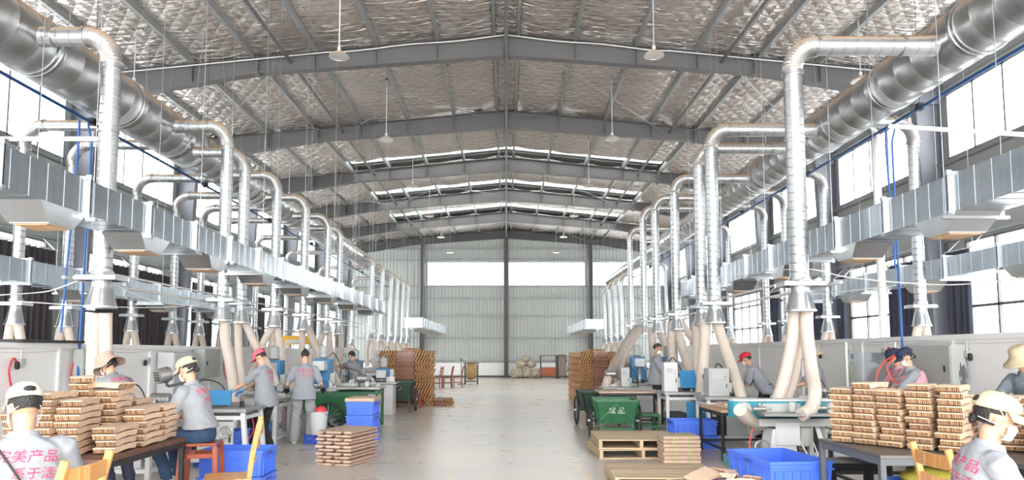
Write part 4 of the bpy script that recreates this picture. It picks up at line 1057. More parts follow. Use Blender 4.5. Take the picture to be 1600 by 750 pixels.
for k in range(4):
    o = MB().box((3.2 + .1 * k, 41.3, .17 + .65), (.07, .6, 1.3 + .05 * (k % 2))).build('grey_board', mat('grey_brown_board', (.40, .33, .27), .8), None) if k == 0 else o.copy()
    if k: COL.objects.link(o); o.location = (.1 * k, 0, 0)
    tag(o, 'grey brown board standing upright in the narrow far rack, %s from the left' % ORD[k], 'board', 'boards in the narrow rack')
lump('pale_bundle', 'pale sack leaning behind the tall right stack at the far wall', 'bundle', (4.0, 41.4, .55), (.3, .3, .55), 'sack', 9, .25, 9)
t = rack('tall dark rack wrapped round packed golden parts near the far wall', -1.72, 33.8, .62, .6, 1.02)
o = lump('packed_parts', 'golden packed wooden parts filling the dark rack', 'parts', (-1.72, 33.8, .66), (.30, .29, .46), mat('golden_parts', (.45, .30, .13), .7, 0, .5, 14, .8, 20), 4, .2, 8)
# standing fan
t = thing('pedestal_fan', 'grey industrial pedestal fan beside the dark rack', 'fan', (-2.2, 33.6, 0))
MB().lathe([(.2, 0), (.2, .03), (.03, .05), (.02, .06), (.02, 1.05)], n=16).build('stand', M['steel_d'], t, smooth=True)
q = MB()
for r in (.1, .18, .25): q.tube([(r * math.cos(2 * math.pi * k / 24), -.05, 1.2 + r * math.sin(2 * math.pi * k / 24)) for k in range(25)], .006, 5, False)
for k in range(12): q.tube([(0, -.07, 1.2), (.25 * math.cos(k * math.pi / 6), -.04, 1.2 + .25 * math.sin(k * math.pi / 6))], .004, 4)
q.build('fan_guard', M['iron'], t)
MB().lathe([(.07, -.03), (.08, .05), (.05, .16)], (0, 0, 1.2), 14, 'Y').build('fan_motor', M['steel_d'], t)
for k in range(4):
    a = k * math.pi / 2 + .3; MB().bar((0.03 * math.cos(a), -.02, 1.2 + .03 * math.sin(a)), (.22 * math.cos(a), -.02, 1.2 + .22 * math.sin(a)), .01, .1, up=(0, 1, .4)).build('blade', M['white_m'], t)
for i in range(3):
    chair('small red wooden chair in the row beyond the low golden pile, %s' % ['left', 'middle', 'right'][i], -3.02 + .42 * i, 29.8 + .5 * i, R(80 + 8 * i), 'cherry', .95)
rack('low dark trolley of parts left of the red chairs', -3.75, 29.4, .8, .7, .8)
lump('packed_parts', 'golden parts piled on the low dark trolley', 'parts', (-3.75, 29.4, .45), (.36, .3, .26), bpy.data.materials['golden_parts'], 6, .2, 8)
table('low_red_bench', 'low red bench under the chalk-marked cart', -2.75, 19.4, .7, .4, .32, M['cherry'], M['cherry'], rails=(.12,), tt=.03)

# ---------------------------------------------------------------- machines
M['grey_l'] = mat('pale_grey_enamel', (.42, .44, .44), .4, 0, .05, 4)
def motor(root, c, r, L, axis='X', m='grey_m', name='motor'):
    prof = [(r * .6, -L / 2)]; k = 0; n = 9
    for i in range(n):
        a = -L * .40 + L * .8 * i / n; prof += [(r, a), (r, a + L * .045), (r * .9, a + L * .05), (r * .9, a + L * .085)]
    prof += [(r * .95, L * .42), (r * .75, L / 2)]
    q = MB().lathe(prof, c, 20, axis); o = q.build(name, M[m], root, smooth=True)
    MB().lathe([(r * .25, L / 2), (r * .25, L / 2 + .05)], c, 10, axis).build('shaft', M['iron'], o); return o
def handwheel(root, c, r, axis='X'):
    ax = {'X': 0, 'Y': 1, 'Z': 2}[axis]; q = MB(); pts = []
    for k in range(25):
        a = 2 * math.pi * k / 24; v = [0, 0, 0]; v[(ax + 1) % 3] = math.cos(a) * r; v[(ax + 2) % 3] = math.sin(a) * r; pts.append(Vector(c) + Vector(v))
    q.tube(pts, .009, 6, False)
    for k in range(3):
        a = 2 * math.pi * k / 3; v = [0, 0, 0]; v[(ax + 1) % 3] = math.cos(a) * r; v[(ax + 2) % 3] = math.sin(a) * r; q.tube([c, Vector(c) + Vector(v)], .006, 5)
    q.build('handwheel', M['iron'], root, smooth=True)
def small_parts(root, x0, x1, y0, y1, z, n, seed):
    """fittings and clamps bolted on a machine bed"""
    r = random.Random(seed)
    for k in range(n):
        x, y = r.uniform(x0, x1), r.uniform(y0, y1); h = r.uniform(.05, .16); kind = r.randrange(3); m = r.choice(['iron', 'iron', 'white_m', 'grey_m', 'black', 'pvc'])
        if kind == 0: MB().box((x, y, z + h / 2), (r.uniform(.04, .1), r.uniform(.04, .12), h), rz=r.uniform(0, 3)).build('fixture_block', M[m], root, bevel=.004)
        elif kind == 1: MB().lathe([(.025, 0), (.03, h * .3), (.018, h * .35), (.018, h), (.03, h), (.03, h + .02)], (x, y, z), 12).build('clamp_knob', M[m], root, smooth=True)
        else: MB().lathe([(.022, -.09), (.03, -.085), (.03, .07), (.012, .075), (.012, .14)], (x, y, z + .05), 12, 'X').build('air_cylinder', M[m], root, smooth=True)
def hose_line(root, pts, r, m, name='hose'): MB().tube(smooth_path(pts, 7), r, 7).build(name, M[m], root, smooth=True)

def bench_machine(label, x, y, rz, wx=1.1, wy=.7, h=.80, body='white_m', panel='blue_m', top='iron', seed=1, tower=None, guard=None, motor_at=None, diag=False):
    """welded frame machine: legs, rails, door panel, iron bed, motor and fittings; the working side is -y"""
    t = thing('woodworking_machine', label, 'machine', (x, y, 0), rz, 'woodworking machines')
    for sx in (-1, 1):
        for sy in (-1, 1): MB().bar((sx * (wx / 2 - .03) + (sx * .08 if diag else 0), sy * (wy / 2 - .03), 0), (sx * (wx / 2 - .03), sy * (wy / 2 - .03), h - .05), .06).build('leg', M[body], t, bevel=.004)
    for z in (.12, h - .12):
        q = MB()
        for sy in (-1, 1): q.bar((-wx / 2 + .012, sy * (wy / 2 - .03), z), (wx / 2 - .012, sy * (wy / 2 - .03), z), .05)
        for sx in (-1, 1): q.bar((sx * (wx / 2 - .03), -wy / 2 + .012, z), (sx * (wx / 2 - .03), wy / 2 - .012, z), .05)
        q.build('frame_rail', M[body], t)
    p = MB().box((wx * .14, -wy / 2 + .045, h * .48), (wx * .44, .02, h * .6)).build('door_panel', M[panel], t, bevel=.004)
    MB().box((wx * .14 + wx * .18, -wy / 2 + .03, h * .5), (.02, .02, .1)).build('door_handle', M['black'], p)
    MB().box((-wx * .22, 0, h * .35), (wx * .34, wy * .6, h * .34)).build('drive_housing', M['dark'], t, bevel=.01)
    motor(t, (wx * .12, .05, h * .35), .11, .34, 'X', 'grey_m')
    MB().box((0, 0, h - .025), (wx + .06, wy + .06, .05)).build('machine_bed', M[top], t, bevel=.006)
    MB().box((0, wy * .22, h + .03), (wx * .9, .04, .06)).build('fence', M['iron'], t, bevel=.003)
    small_parts(t, -wx * .42, wx * .42, -wy * .1, wy * .4, h, 9, seed)
    if tower:
        tx, ty, tw, td, th, tm = tower
        o = MB().box((tx, ty, h + th / 2), (tw, td, th)).build('control_tower', M[tm], t, bevel=.01)
        MB().box((tx, ty - td / 2 - .004, h + th * .55), (tw * .8, .008, th * .8)).build('control_panel', M[tm], o, bevel=.003)
        q = MB()
        q.box((tx + tw * .34, ty - td / 2 - .012, h + th * .38), (.012, .012, th * .14)).build('door_handle', M['black'], o)
        MB().box((tx - tw * .12, ty - td / 2 - .012, h + th * .72), (tw * .45, .008, th * .16)).build('nameplate', M['grey_m'], o)
        hose_line(t, [(tx, ty + td / 2, h + th * .9), (tx + .12, ty + td / 2 + .1, h + th * 1.15), (tx + .3, ty + td / 2 + .08, h + th * .6), (tx + .32, ty, h)], .010, 'black', 'power_cable')
        MB().box((tx + tw * .5 + .03, ty, h + th * .3), (.05, td * .7, th * .35)).build('junction_box', M['grey_m'], o, bevel=.004)
        q = MB()
        for k in range(2): q.lathe([(.009, -.012), (.009, 0)], (tx + tw * .28, ty - td / 2 - .008, h + th * (.6 + .1 * k)), 10, 'Y')
        q.build('push_button', M['red'], o)
    if guard:
        gx, gy, gw, gd, gh, gm, gr = guard
        MB().box((gx, gy, h + gh / 2 + .05), (gw, gd, gh), M=Matrix.Rotation(gr, 3, 'X')).build('guard', M[gm], t, bevel=.006)
    if motor_at: motor(t, motor_at, .09, .26, 'X', 'iron', 'spindle_motor')
    handwheel(t, (wx * .3, -wy / 2 - .05, h * .62), .08, 'Y')
    hose_line(t, [(-.2, .1, h + .1), (-.3, .2, h + .35), (-.05, .3, h + .3), (.1, .3, h + .02)], .008, 'black')
    hose_line(t, [(wx * .4, .1, h), (wx * .5, 0, h * .6), (wx * .3, .1, .2)], .007, 'red')
    return t
def edge_sander(label, x, y, rz, h=.86):
    t = thing('edge_sander', label, 'sanding machine', (x, y, 0), rz)
    q = MB().prism([(-.22, 0), (.22, 0), (.13, h - .3), (-.13, h - .3)], (0, -.16, 0), (0, .16, 0)); q.build('pedestal', M['white_m'], t, bevel=.012)
    q = MB().bar((.62, -.1, 0), (.48, 0, h - .2), .09, .05).bar((.82, .12, 0), (.56, 0, h - .2), .09, .05); q.build('splayed_support', M['white_m'], t, bevel=.006)
    MB().box((.2, 0, h - .22), (1.0, .34, .10)).build('bed_frame', M['grey_m'], t, bevel=.01)
    prof = []
    for k in range(9): a = -math.pi / 2 + math.pi * k / 8; prof.append((.62 + .13 * math.cos(a), .13 * math.sin(a)))
    for k in range(9): a = math.pi / 2 + math.pi * k / 8; prof.append((-.5 + .13 * math.cos(a), .13 * math.sin(a)))
    MB().prism(prof, (0, .0, h - .16), (0, 0, h + .04), x=(1, 0, 0), z=(0, 1, 0)).build('belt_housing', M['teal_m'], t, bevel=.012)
    MB().prism([(a * .98, c * 1.05) for a, c in prof], (0, 0, h + .04), (0, 0, h + .065), x=(1, 0, 0), z=(0, 1, 0)).build('housing_lid', M['white_m'], t, bevel=.006)
    MB().box((-.02, -.145, h - .06), (.5, .012, .15)).build('sanding_belt', M['grey_m'], t)
    MB().box((.1, -.34, h - .10), (.9, .34, .03)).build('work_table', M['iron'], t, bevel=.005)
    motor(t, (.30, -.02, h - .40), .12, .26, 'Z', 'grey_m')
    MB().box((.05, -.17, h - .36), (.30, .02, .28)).build('cover_plate', M['white_m'], t, bevel=.004)
    MB().box((-.42, -.1, .20), (.55, .3, .14)).build('dust_tray', M['teal_m'], t, bevel=.01)
    for s in (-1, 1): MB().lathe([(.085, 0), (.085, .12), (.095, .125), (.095, .15)], (s * .55 + .06, -.22, h - .05), 18, 'Y').build('dust_port', M['grey_m'], t, smooth=True)
    handwheel(t, (-.28, -.2, h * .42), .09, 'Y'); hose_line(t, [(.2, -.1, .5), (.3, -.22, .25), (.42, -.15, .3), (.35, 0, .6)], .008, 'pvc', 'power_cable')
    small_parts(t, -.4, .6, -.45, -.2, h - .08, 5, 12); return t
def press(label, x, y, rz, h=1.35, m='blue_m'):
    t = thing('drill_press', label, 'machine', (x, y, 0), rz)
    MB().box((0, .12, h / 2), (.34, .30, h)).build('machine_column', M[m], t, bevel=.012)
    MB().box((0, -.05, .38), (.62, .5, .76)).build('cabinet', M['white_m'], t, bevel=.01)
    MB().box((0, -.12, .79), (.8, .55, .05)).build('machine_bed', M['iron'], t, bevel=.005)
    q = MB().box((0, -.14, h - .14), (.24, .34, .2)); q.build('head', M['white_m'], t, bevel=.015)
    MB().lathe([(.05, 0), (.05, .14), (.03, .16), (.03, .26), (.015, .28), (.015, .36)], (0, -.2, h - .56), 14).build('spindle', M['iron'], t, smooth=True)
    motor(t, (.0, .1, h + .14), .10, .26, 'Z', 'grey_m'); MB().box((-.13, -.03, .55), (.015, .06, .01)).build('door_handle', M['black'], t)
    MB().box((.24, -.02, 1.02), (.1, .16, .22)).build('switch_box', M['grey_m'], t, bevel=.006)
    small_parts(t, -.3, .3, -.34, -.1, .815, 6, int(x * 10) + 40); return t
def ctl_cabinet(name, label, x, y, z, wx, wy, h, m, face='x', port=True):
    t = thing(name, label, 'cabinet', (x, y, z)); s = -1 if x > 0 else 1
    MB().box((0, 0, h / 2), (wx, wy, h)).build('cabinet_body', M[m], t, bevel=.006)
    d = MB().box((s * (wx / 2 + .006), 0, h / 2), (.012, wy - .03, h - .03)).build('door', M[m], t, bevel=.003)
    MB().box((s * (wx / 2 + .02), -wy * .38, h / 2), (.02, .02, .08)).build('door_handle', M['black'], d)
    if port:
        MB().box((s * (wx / 2 + .014), wy * .1, h * .82), (.006, wy * .3, h * .1)).build('display', M['dark'], d)
    return t
# right side, near to far
edge_sander('teal and white edge sander with two dust hoses tied by a red cord', 3.45, 8.75, R(0), .90)
t = table('worktable', 'black-legged worktable heaped with pinkish wood pieces, right of the banded bundle', 3.65, 10.5, 1.1, 1.15, .72, M['ply'], M['black'], rails=(.16,))
rb2 = random.Random(5)
for k in range(12):
    o = MB().prism([(-.05, 0), (.05, 0), (.06, .035), (-.04, .035)], (0, -.24, 0), (0, .24, 0)).build('wood_piece', M['mdf'], None, bevel=.006) if k == 0 else o.copy()
    if k: COL.objects.link(o)
    o.location = (3.3 + (k % 6) * .16, 10.35 + .03 * (k % 2) + (k // 6) * .1, .724 + .037 * (k // 6)); o.rotation_euler = (0, 0, rb2.uniform(-.15, .15) + .1)
    tag(o, 'pinkish wood piece, %s from the left in the %s layer on the black-legged worktable' % (ORD[k % 6], ('lower', 'upper')[k // 6]), 'wood piece', 'pinkish pieces on the black-legged worktable')
table('worktable', 'dark worktable behind the sander with a pale board on it', 4.35, 7.55, 1.3, .8, .66, M['pine'], M['black'])
table('low_bench', 'low black bench between the sander and the right packing table', 3.55, 7.1, .6, .4, .45, M['black'], M['black'], rails=(.12,), tt=.03)
bench_machine('white machine with a blue door and slanted blue guard, beside the man in black shorts', 3.42, 13.1, R(0), .92, .75, .82, 'white_m', 'blue_m', seed=3, tower=(-.32, -.1, .26, .22, .55, 'white_m'), guard=(.0, -.2, .3, .03, .36, 'blue_m', R(-25)), motor_at=(.2, 0, .98))
bench_machine('white framed machine under the beige hoses left of the red cap worker', 3.8, 12.0, R(0), .8, .7, .80, 'white_m', 'grey_m', seed=5, tower=(-.12, 0, .36, .3, .48, 'grey_l'), motor_at=(.22, 0, .95))
bench_machine('white machine bed in front of the red cap worker', 4.2, 13.3, R(0), .6, .7, .85, 'white_m', 'teal_m', seed=6, guard=(.4, -.1, .4, .04, .3, 'white_m', 0), motor_at=(.1, .1, .98))
bench_machine('white machine table in front of the half hidden worker with the straw hat', 4.78, 10.05, R(0), 1.0, .6, .86, 'white_m', 'white_m', seed=7, motor_at=(-.2, .1, .98))
press('tall blue machine column behind the man in black shorts, left one', 3.25, 16.9, R(0), 1.45, 'blue_m'); press('tall blue machine column behind the man in black shorts, right one', 4.05, 17.0, R(0), 1.45, 'blue_m')
bench_machine('white and black machine with a round motor, behind the green carts', 2.65, 16.1, R(0), .8, .7, .75, 'white_m', 'black', seed=8, tower=(.15, .1, .2, .2, .45, 'white_m'), motor_at=(-.2, 0, 1.05))
table('worktable', 'worktable of wood pieces behind the green carts on the right', 2.55, 14.4, 1.3, .8, .76, M['mdf'], M['black'])
press('machine column far along the right, beyond the blue pair', 4.5, 20.2, R(0), 1.4, 'white_m')
bench_machine('white machine far along the right by the tall golden stack', 4.3, 22.3, R(0), 1.2, .8, .85, 'white_m', 'blue_m', seed=9, tower=(0, 0, .4, .3, .5, 'grey_m'))
bench_machine('farthest white machine on the right', 5.0, 26, R(0), 1.4, .8, .9, 'white_m', 'teal_m', seed=19, tower=(0, 0, .5, .3, .6, 'white_m'))
# left side
bench_machine('white saw bench with a bright blue front guard in front of the pink cap worker', -4.05, 9.55, R(0), 1.1, .7, .80, 'white_m', 'grey_m', seed=11, guard=(.1, -.36, .55, .04, .20, 'blue_m', 0), diag=True, motor_at=(-.2, 0, .95))
bench_machine('white framed table with a deep blue side panel left of the grey trousered worker', -4.2, 11.9, R(0), .72, .8, .78, 'white_m', 'blue_m', seed=12)
bench_machine('cluttered iron machine bed beside the spoked wheel', -3.15, 14.55, R(0), 1.0, .7, .84, 'green', 'green', seed=13, top='iron', motor_at=(.1, 0, 1.0))
press('tall blue press just left of the grey trousered worker', -4.55, 13.3, R(0), 1.40, 'blue_m'); press('tall blue press just right of the grey trousered worker', -3.87, 14.4, R(0), 1.42, 'blue_m')
press('blue press in front of the farthest worker on the left', -3.9, 17.6, R(0), 1.35, 'blue_m'); press('blue machine column right of the farthest worker on the left', -3.15, 17.5, R(0), 1.15, 'blue_m')
bench_machine('white machine beside the farthest worker on the left', -4.6, 16.2, R(0), 1.0, .7, .85, 'white_m', 'white_m', seed=15, tower=(.3, .1, .4, .3, .6, 'grey_m'))
bench_machine('white machine behind the tall left stack', -4.9, 20.0, R(0), 1.2, .8, .9, 'white_m', 'white_m', seed=16, tower=(.2, 0, .6, .3, .8, 'white_m'))
bench_machine('far white machine with a dark opening on the left', -4.6, 24.5, R(0), 1.6, .8, .95, 'white_m', 'dark', seed=17, tower=(.2, 0, .7, .3, .7, 'white_m'))
bench_machine('cluttered white machine in front of the seated worker on the left', -4.75, 8.65, R(0), .9, .6, .82, 'white_m', 'grey_m', seed=18, motor_at=(.35, .1, .95))
ctl_cabinet('electrical_cabinet', 'tall pale cabinet standing against the left partition', -6.05, 12.6, .0, .28, .9, 1.55, 'white_m')
ctl_cabinet('electrical_cabinet', 'grey green box mounted on the left partition behind the seated worker', -6.10, 13.95, 1.05, .22, .75, .58, 'grey_m', port=False)
ctl_cabinet('electrical_cabinet', 'narrow grey green cabinet on the left partition by the hat wearer', -6.12, 9.95, .95, .14, .35, .65, 'grey_m', port=False)
ctl_cabinet('electrical_cabinet', 'grey green cabinet on the right partition beside the red air hoses', 6.10, 9.75, 1.0, .2, 1.05, .66, 'grey_m', port=False)
ctl_cabinet('electrical_cabinet', 'tall white box against the left partition beyond the grey trousered worker', -6.03, 17.5, .0, .3, 1.0, 1.7, 'white_m', port=False)
M['signy'] = mat('orange_sign_paint', (.85, .45, .02), .5, 0, .03)
o = MB().span((-5.7, 17.3, 1.75), (-4.9, 17.34, 1.98)).build('orange_sign', M['signy'], None, bevel=.004); tag(o, 'orange and white sign board beyond the hoses on the left', 'sign')
MB().span((-5.6, 17.28, 1.78), (-5.25, 17.3, 1.88)).build('white_field', M['white_m'], o)
for x_ in (-5.6, -5.0): MB().span((x_ - .015, 17.3, 0), (x_ + .015, 17.33, 1.75)).build('sign_post', M['white_m'], o)
# spot lamp like round grey motor on an arm, left
t = thing('articulated_motor', 'round grey finned motor on an angled arm beside the seated worker', 'motor', (0, 0, 0))
c = pt(256, 586, 8.0); q = MB().lathe([(.06, -.12), (.125, -.11), (.13, .06), (.11, .10), (.02, .10)], (0, 0, 0), 24, 'Y').build('motor_housing', M['iron'], t, smooth=True); q.location = c; q.scale = (.72, .72, .72); q.rotation_euler = (R(12), 0, R(-35))
q2 = MB()
for a in range(4):
    for b_ in range(4): q2.box((-.06 + .04 * a, -.122, -.06 + .04 * b_), (.022, .006, .022))
q2.build('vent_holes', M['black'], q)
e = pt(290, 597, 8.1); d_ = pt(262, 604, 8.0); f_ = Vector((e.x, e.y, .82))
MB().bar(d_, e, .03).bar(e, f_, .045).bar(c, d_, .03).build('support_arm', M['black'], t, bevel=.004)
# ---------------------------------------------------------------- things fixed to the partitions
def regulator(x, y, z, label, sg, hose=True):
    t = thing('air_regulator', label, 'air regulator', (x - sg * .002, y, z))
    s = -sg
    MB().box((s * .04, 0, .0), (.08, .10, .09)).build('regulator_body', M['grey_m'], t, bevel=.01)
    MB().lathe([(.02, -.02), (.028, 0), (.028, .07), (.015, .08)], (s * .05, -.07, -.07), 12).build('filter_bowl', M['black'], t, smooth=True)
    MB().tube([(s * .04, 0, .04), (s * .04, 0, PT[sg] - z - .085)], .007, 6).build('feed_pipe', M['pvc'], t)
    if hose: MB().tube(smooth_path([(s * .04, -.06, .0), (s * .06, -.16, .05), (s * .06, -.22, -.1), (s * .05, -.15, -.3), (s * .05, -.05, -.42)], 7), .011, 8).build('air_hose', M['red'], t, smooth=True)
    return t
def on_part(px, py, sg):
    """point on the partition face seen at px"""
    x = sg * (PX_ - .0); yd = (x) / ((px - PX) / F); p = pt(px, py, yd); return p
for px, py, sg, lab, hs in ((27, 566, -1, 'grey air regulator with a red hose above the white cap worker', True), (226, 563, -1, 'small grey valve on the partition right of the hat wearer', False), (352, 562, -1, 'air regulator with a looped red hose left of the pink cap worker', True), (120, 570, -1, 'air valve at the end of the blue drop with a red hose', True),
                            (1333, 553, 1, 'grey valve on the right partition with an olive glove hung from it', False), (1516, 553, 1, 'grey valve on the right partition with a grey rag hung from it', False), (1283, 553, 1, 'grey valve beside the straw hat worker', False), (1387, 548, 1, 'air regulator with coral red hoses beside the navy cap worker', True)):
    p = on_part(px, py, sg); regulator(sg * PX_, p.y, p.z, lab, sg, hs)
for px, py, r, m, lab, k in ((1338, 577, (.06, .10, .13), 'olive', 'olive cloth glove hanging from the valve on the right partition', 1), (1512, 585, (.06, .10, .16), 'grayrag', 'grey rag hanging from the valve near the beige cap worker', 2)):
    p = on_part(px, py, 1); o = lump('hanging_cloth', lab, 'cloth', (6.15, p.y, p.z), r, m, k, .5, 10)
    for s in (-.06, .02): MB().tube([(.0, s, .02), (.0, s + .02, -r[2] - .10)], .022, 8).build('cloth_strap', M[m], o, smooth=True)
# coral red coiled hoses beside the navy cap worker
a = pt(1398, 553, 8.9); q = MB()
o = MB().tube(smooth_path([pt(1398, 555, 9.3), pt(1380, 567, 9.3), pt(1369, 590, 9.2), pt(1368, 615, 9.0)], 8), .011, 8).build('air_hose', M['redcord'], None, smooth=True); tag(o, 'coral red air hose arcing down left of the navy cap worker', 'hose')
o = MB().tube(smooth_path([pt(1398, 557, 9.3), pt(1386, 572, 9.2), pt(1392, 590, 9.1), pt(1404, 600, 9.1)], 8), .011, 8).build('air_hose', M['redcord'], None, smooth=True); tag(o, 'second coral red air hose curling behind the navy cap worker', 'hose')
# cables clipped along the partition
for sg, nm in ((-1, 'left'), (1, 'right')):
    pts = [(sg * (PX_ - .015), 2.5 + .8 * k, PT[sg] - .10 - .012 * (k % 3)) for k in range(22)]
    o = MB().tube(smooth_path(pts, 3), .008, 6).build('wall_cable', M['pvc'], None, smooth=True); tag(o, 'white cable clipped under the cap of the %s partition' % nm, 'cable')
MB_ = MB().box((-8.1, 9.6, 1.0), (.2, .2, .2))
o = MB().span((-6.45, 8.6, 1.685), (-6.10, 9.9, 1.72)).build('black_tray', M['black'], None, bevel=.004); tag(o, 'flat black tray resting on top of the left partition', 'tray')
lump('black_bag', 'small black bag hung on the right partition top near the teal sander', 'bag', (6.12, 14.0, 1.92), (.09, .12, .16), 'navy', 8, .3, 6)
# clear acrylic guard by the right partition
o = MB().span((5.0, 10.05, .95), (5.72, 10.07, 1.55)).build('clear_guard_panel', M['acrylic'], None); tag(o, 'clear plastic guard panel by the half hidden worker with the straw hat', 'guard')
o = MB().box((5.0, 10.06, .85), (.03, .03, 1.7)).box((5.72, 10.06, .85), (.03, .03, 1.7)).build('guard_post', M['white_m'], o)
# wide pale board stack and bucket at the right edge
for k in range(14):
    o = MB().box((0, 0, .15), (.028, .42, .30)).build('upright_slat', M['mdf'], None, bevel=.004) if k == 0 else o.copy()
    if k: COL.objects.link(o)
    o.location = (4.05 + .036 * k, 5.15, .756); tag(o, 'upright pale slat, %s from the left in the row at the right edge' % ORD[k], 'slat', 'upright slats at the right edge')
table('packing_table', 'dark worktable at the right edge under the row of upright slats', 4.15, 5.02, .9, .7, .75, M['tabletop_g'], M['black'], rails=(.15,))
t = thing('plastic_bucket', 'white ribbed bucket under the table at the right picture edge', 'bucket', (3.98, 5.3, .18)); MB().lathe([(.13, 0), (.15, .33), (.16, .335), (.16, .36), (.14, .36)], n=24).build('bucket_body', M['white_m'], t, smooth=True)
o = MB().box((3.98, 5.3, .09), (.36, .36, .18)).build('cardboard_box', M['ply'], None); tag(o, 'low brown box under the ribbed white bucket', 'box')
# loose offcuts bottom right of the aisle
for k, (px, py) in enumerate(((1108, 745), (1122, 748), (1140, 744), (1158, 748), (1172, 746), (1096, 752), (1132, 756), (1165, 758), (1185, 755))):
    p = gp(px, py, .26); o = bpy.data.objects.new('wood_blank', BLK[k % 3]); COL.objects.link(o); o.location = (p.x, p.y, .245 + .02 * (k % 3)); o.rotation_euler = (R(8 * (k % 3 - 1)), R(14 * (k % 2)), k * 1.1)
    tag(o, 'loose pale blank in the pile at the bottom edge right of the pallet', 'wood blank', 'loose blanks at the bottom edge')
p = gp(1140, 752, .26); crate('blue crate holding loose blanks at the bottom picture edge', p.x, p.y, 0, .1, .62, .5, .24)

# ---------------------------------------------------------------- fabric dust hoses
def dust_hose(pts, r, label, grp='beige fabric dust hoses'):
    a_, b_ = pts[-2], pts[-1]; pts = list(pts) + ([(b_[0] + (b_[0] - a_[0]) * .4, b_[1] + max(18, (b_[1] - a_[1]) * .5), b_[2])] if b_[1] > a_[1] + 4 and b_[1] < 630 else [])
    P = smooth_path([pt(*p) for p in pts], 10); q, rs = ripple(P, r, r * .045, .035)
    o = MB().tube(q, rs, 18).build('dust_hose', M['hose'], None, smooth=True); tag(o, label, 'hose', grp); return o
H = [
 ([(147, 489, 8.45), (146, 540, 8.45), (144, 600, 8.4), (146, 660, 8.4)], .075, 'beige dust hose behind the hat wearer, left of two'),
 ([(165, 489, 8.45), (165, 540, 8.45), (166, 600, 8.4), (166, 660, 8.4)], .075, 'beige dust hose behind the hat wearer, right of two'),
 ([(352, 492, 11.9), (352, 530, 11.8), (360, 570, 11.6), (366, 612, 11.3)], .085, 'beige dust hose falling left of the pink cap worker'),
 ([(372, 500, 12.7), (373, 545, 12.7), (377, 585, 12.6), (384, 620, 12.4)], .07, 'beige dust hose hanging straight behind the pink cap worker'),
 ([(382, 500, 12.7), (397, 535, 12.7), (415, 565, 12.8), (427, 585, 13.0)], .07, 'beige dust hose slanting right behind the pink cap'),
 ([(426, 510, 14.4), (412, 535, 14.3), (403, 565, 13.9), (392, 590, 13.4)], .075, 'beige dust hose slanting left from the fourth left hood'),
 ([(429, 510, 14.5), (423, 545, 14.5), (418, 580, 14.4)], .07, 'beige dust hose straight under the fourth left hood'),
 ([(433, 510, 14.5), (438, 545, 14.4), (447, 580, 14.2), (456, 604, 14.0)], .08, 'beige dust hose falling right of the pink cap worker'),
 ([(472, 512, 16.6), (472, 535, 16.6), (473, 562, 16.4)], .08, 'beige dust hose above the grey trousered worker'),
 ([(481, 512, 16.6), (493, 540, 16.3), (508, 568, 16.0), (524, 592, 15.6)], .09, 'long beige dust hose slanting down to the far left press'),
 ([(508, 512, 18.7), (502, 530, 18.6), (494, 552, 18.3)], .08, 'beige dust hose slanting left from the sixth left hood'),
 ([(514, 512, 18.7), (516, 545, 18.5), (522, 575, 18.2), (530, 588, 17.9)], .085, 'pale dust hose hanging by the farthest worker on the left'),
 ([(531, 512, 20), (533, 540, 19.8), (529, 575, 19)], .08, 'beige dust hose just above the farthest worker on the left'),
 # right
 ([(1242, 480, 9.2), (1238, 530, 9.2), (1226, 590, 9.1), (1209, 640, 9.0), (1190, 662, 8.8), (1170, 655, 8.5), (1156, 640, 8.3)], .082, 'beige dust hose tied with red cord, curling up at the sander'),
 ([(1250, 480, 9.25), (1247, 530, 9.3), (1238, 590, 9.3), (1222, 635, 9.3), (1202, 655, 9.2), (1188, 663, 9.1)], .08, 'beige dust hose lying behind the tied one at the sander'),
 ([(1259, 480, 9.1), (1262, 530, 9.0), (1268, 580, 8.7), (1273, 612, 8.4), (1268, 637, 8.3), (1252, 648, 8.2)], .08, 'beige dust hose looping to the right port of the sander'),
 ([(1087, 504, 13.7), (1089, 545, 13.6), (1088, 600, 13.3), (1084, 640, 12.9)], .085, 'beige dust hose hanging left of the pair over the white cabinet'),
 ([(1102, 498, 12.8), (1101, 540, 12.8), (1098, 580, 12.7), (1096, 600, 12.7)], .10, 'wide beige dust hose above the white cabinet'),
 ([(1118, 496, 12.8), (1128, 530, 12.6), (1142, 570, 12.2), (1156, 612, 11.7)], .095, 'long beige dust hose slanting to the red cap worker'),
 ([(1050, 502, 16.4), (1049, 540, 16.3), (1052, 575, 16.1)], .10, 'beige dust hose right above the masked man in black shorts'),
 ([(1058, 502, 16.4), (1066, 545, 16.1), (1079, 585, 15.5)], .10, 'beige dust hose slanting right behind the white control tower'),
 ([(1064, 502, 16.4), (1078, 525, 16.2), (1094, 550, 15.8)], .08, 'short beige dust hose slanting across the right gap'),
 ([(1018, 512, 18.4), (1019, 540, 18.3), (1021, 570, 17.8)], .09, 'beige dust hose left of the masked man'),
 ([(1029, 514, 18.4), (1040, 545, 18.0), (1046, 575, 17.5)], .09, 'beige dust hose passing behind the masked man'),
 ([(1001, 512, 19.7), (985, 535, 19.0), (972, 560, 18.0), (966, 590, 17.0), (967, 603, 16.5)], .115, 'thick beige dust hose bending down to the machine behind the green carts'),
 ([(996, 512, 19.8), (975, 540, 18.6), (960, 570, 17.2), (950, 592, 16.0)], .10, 'beige dust hose stretched farthest left on the right side'),
]
for pts, r, lab in H: dust_hose(pts, r, lab)
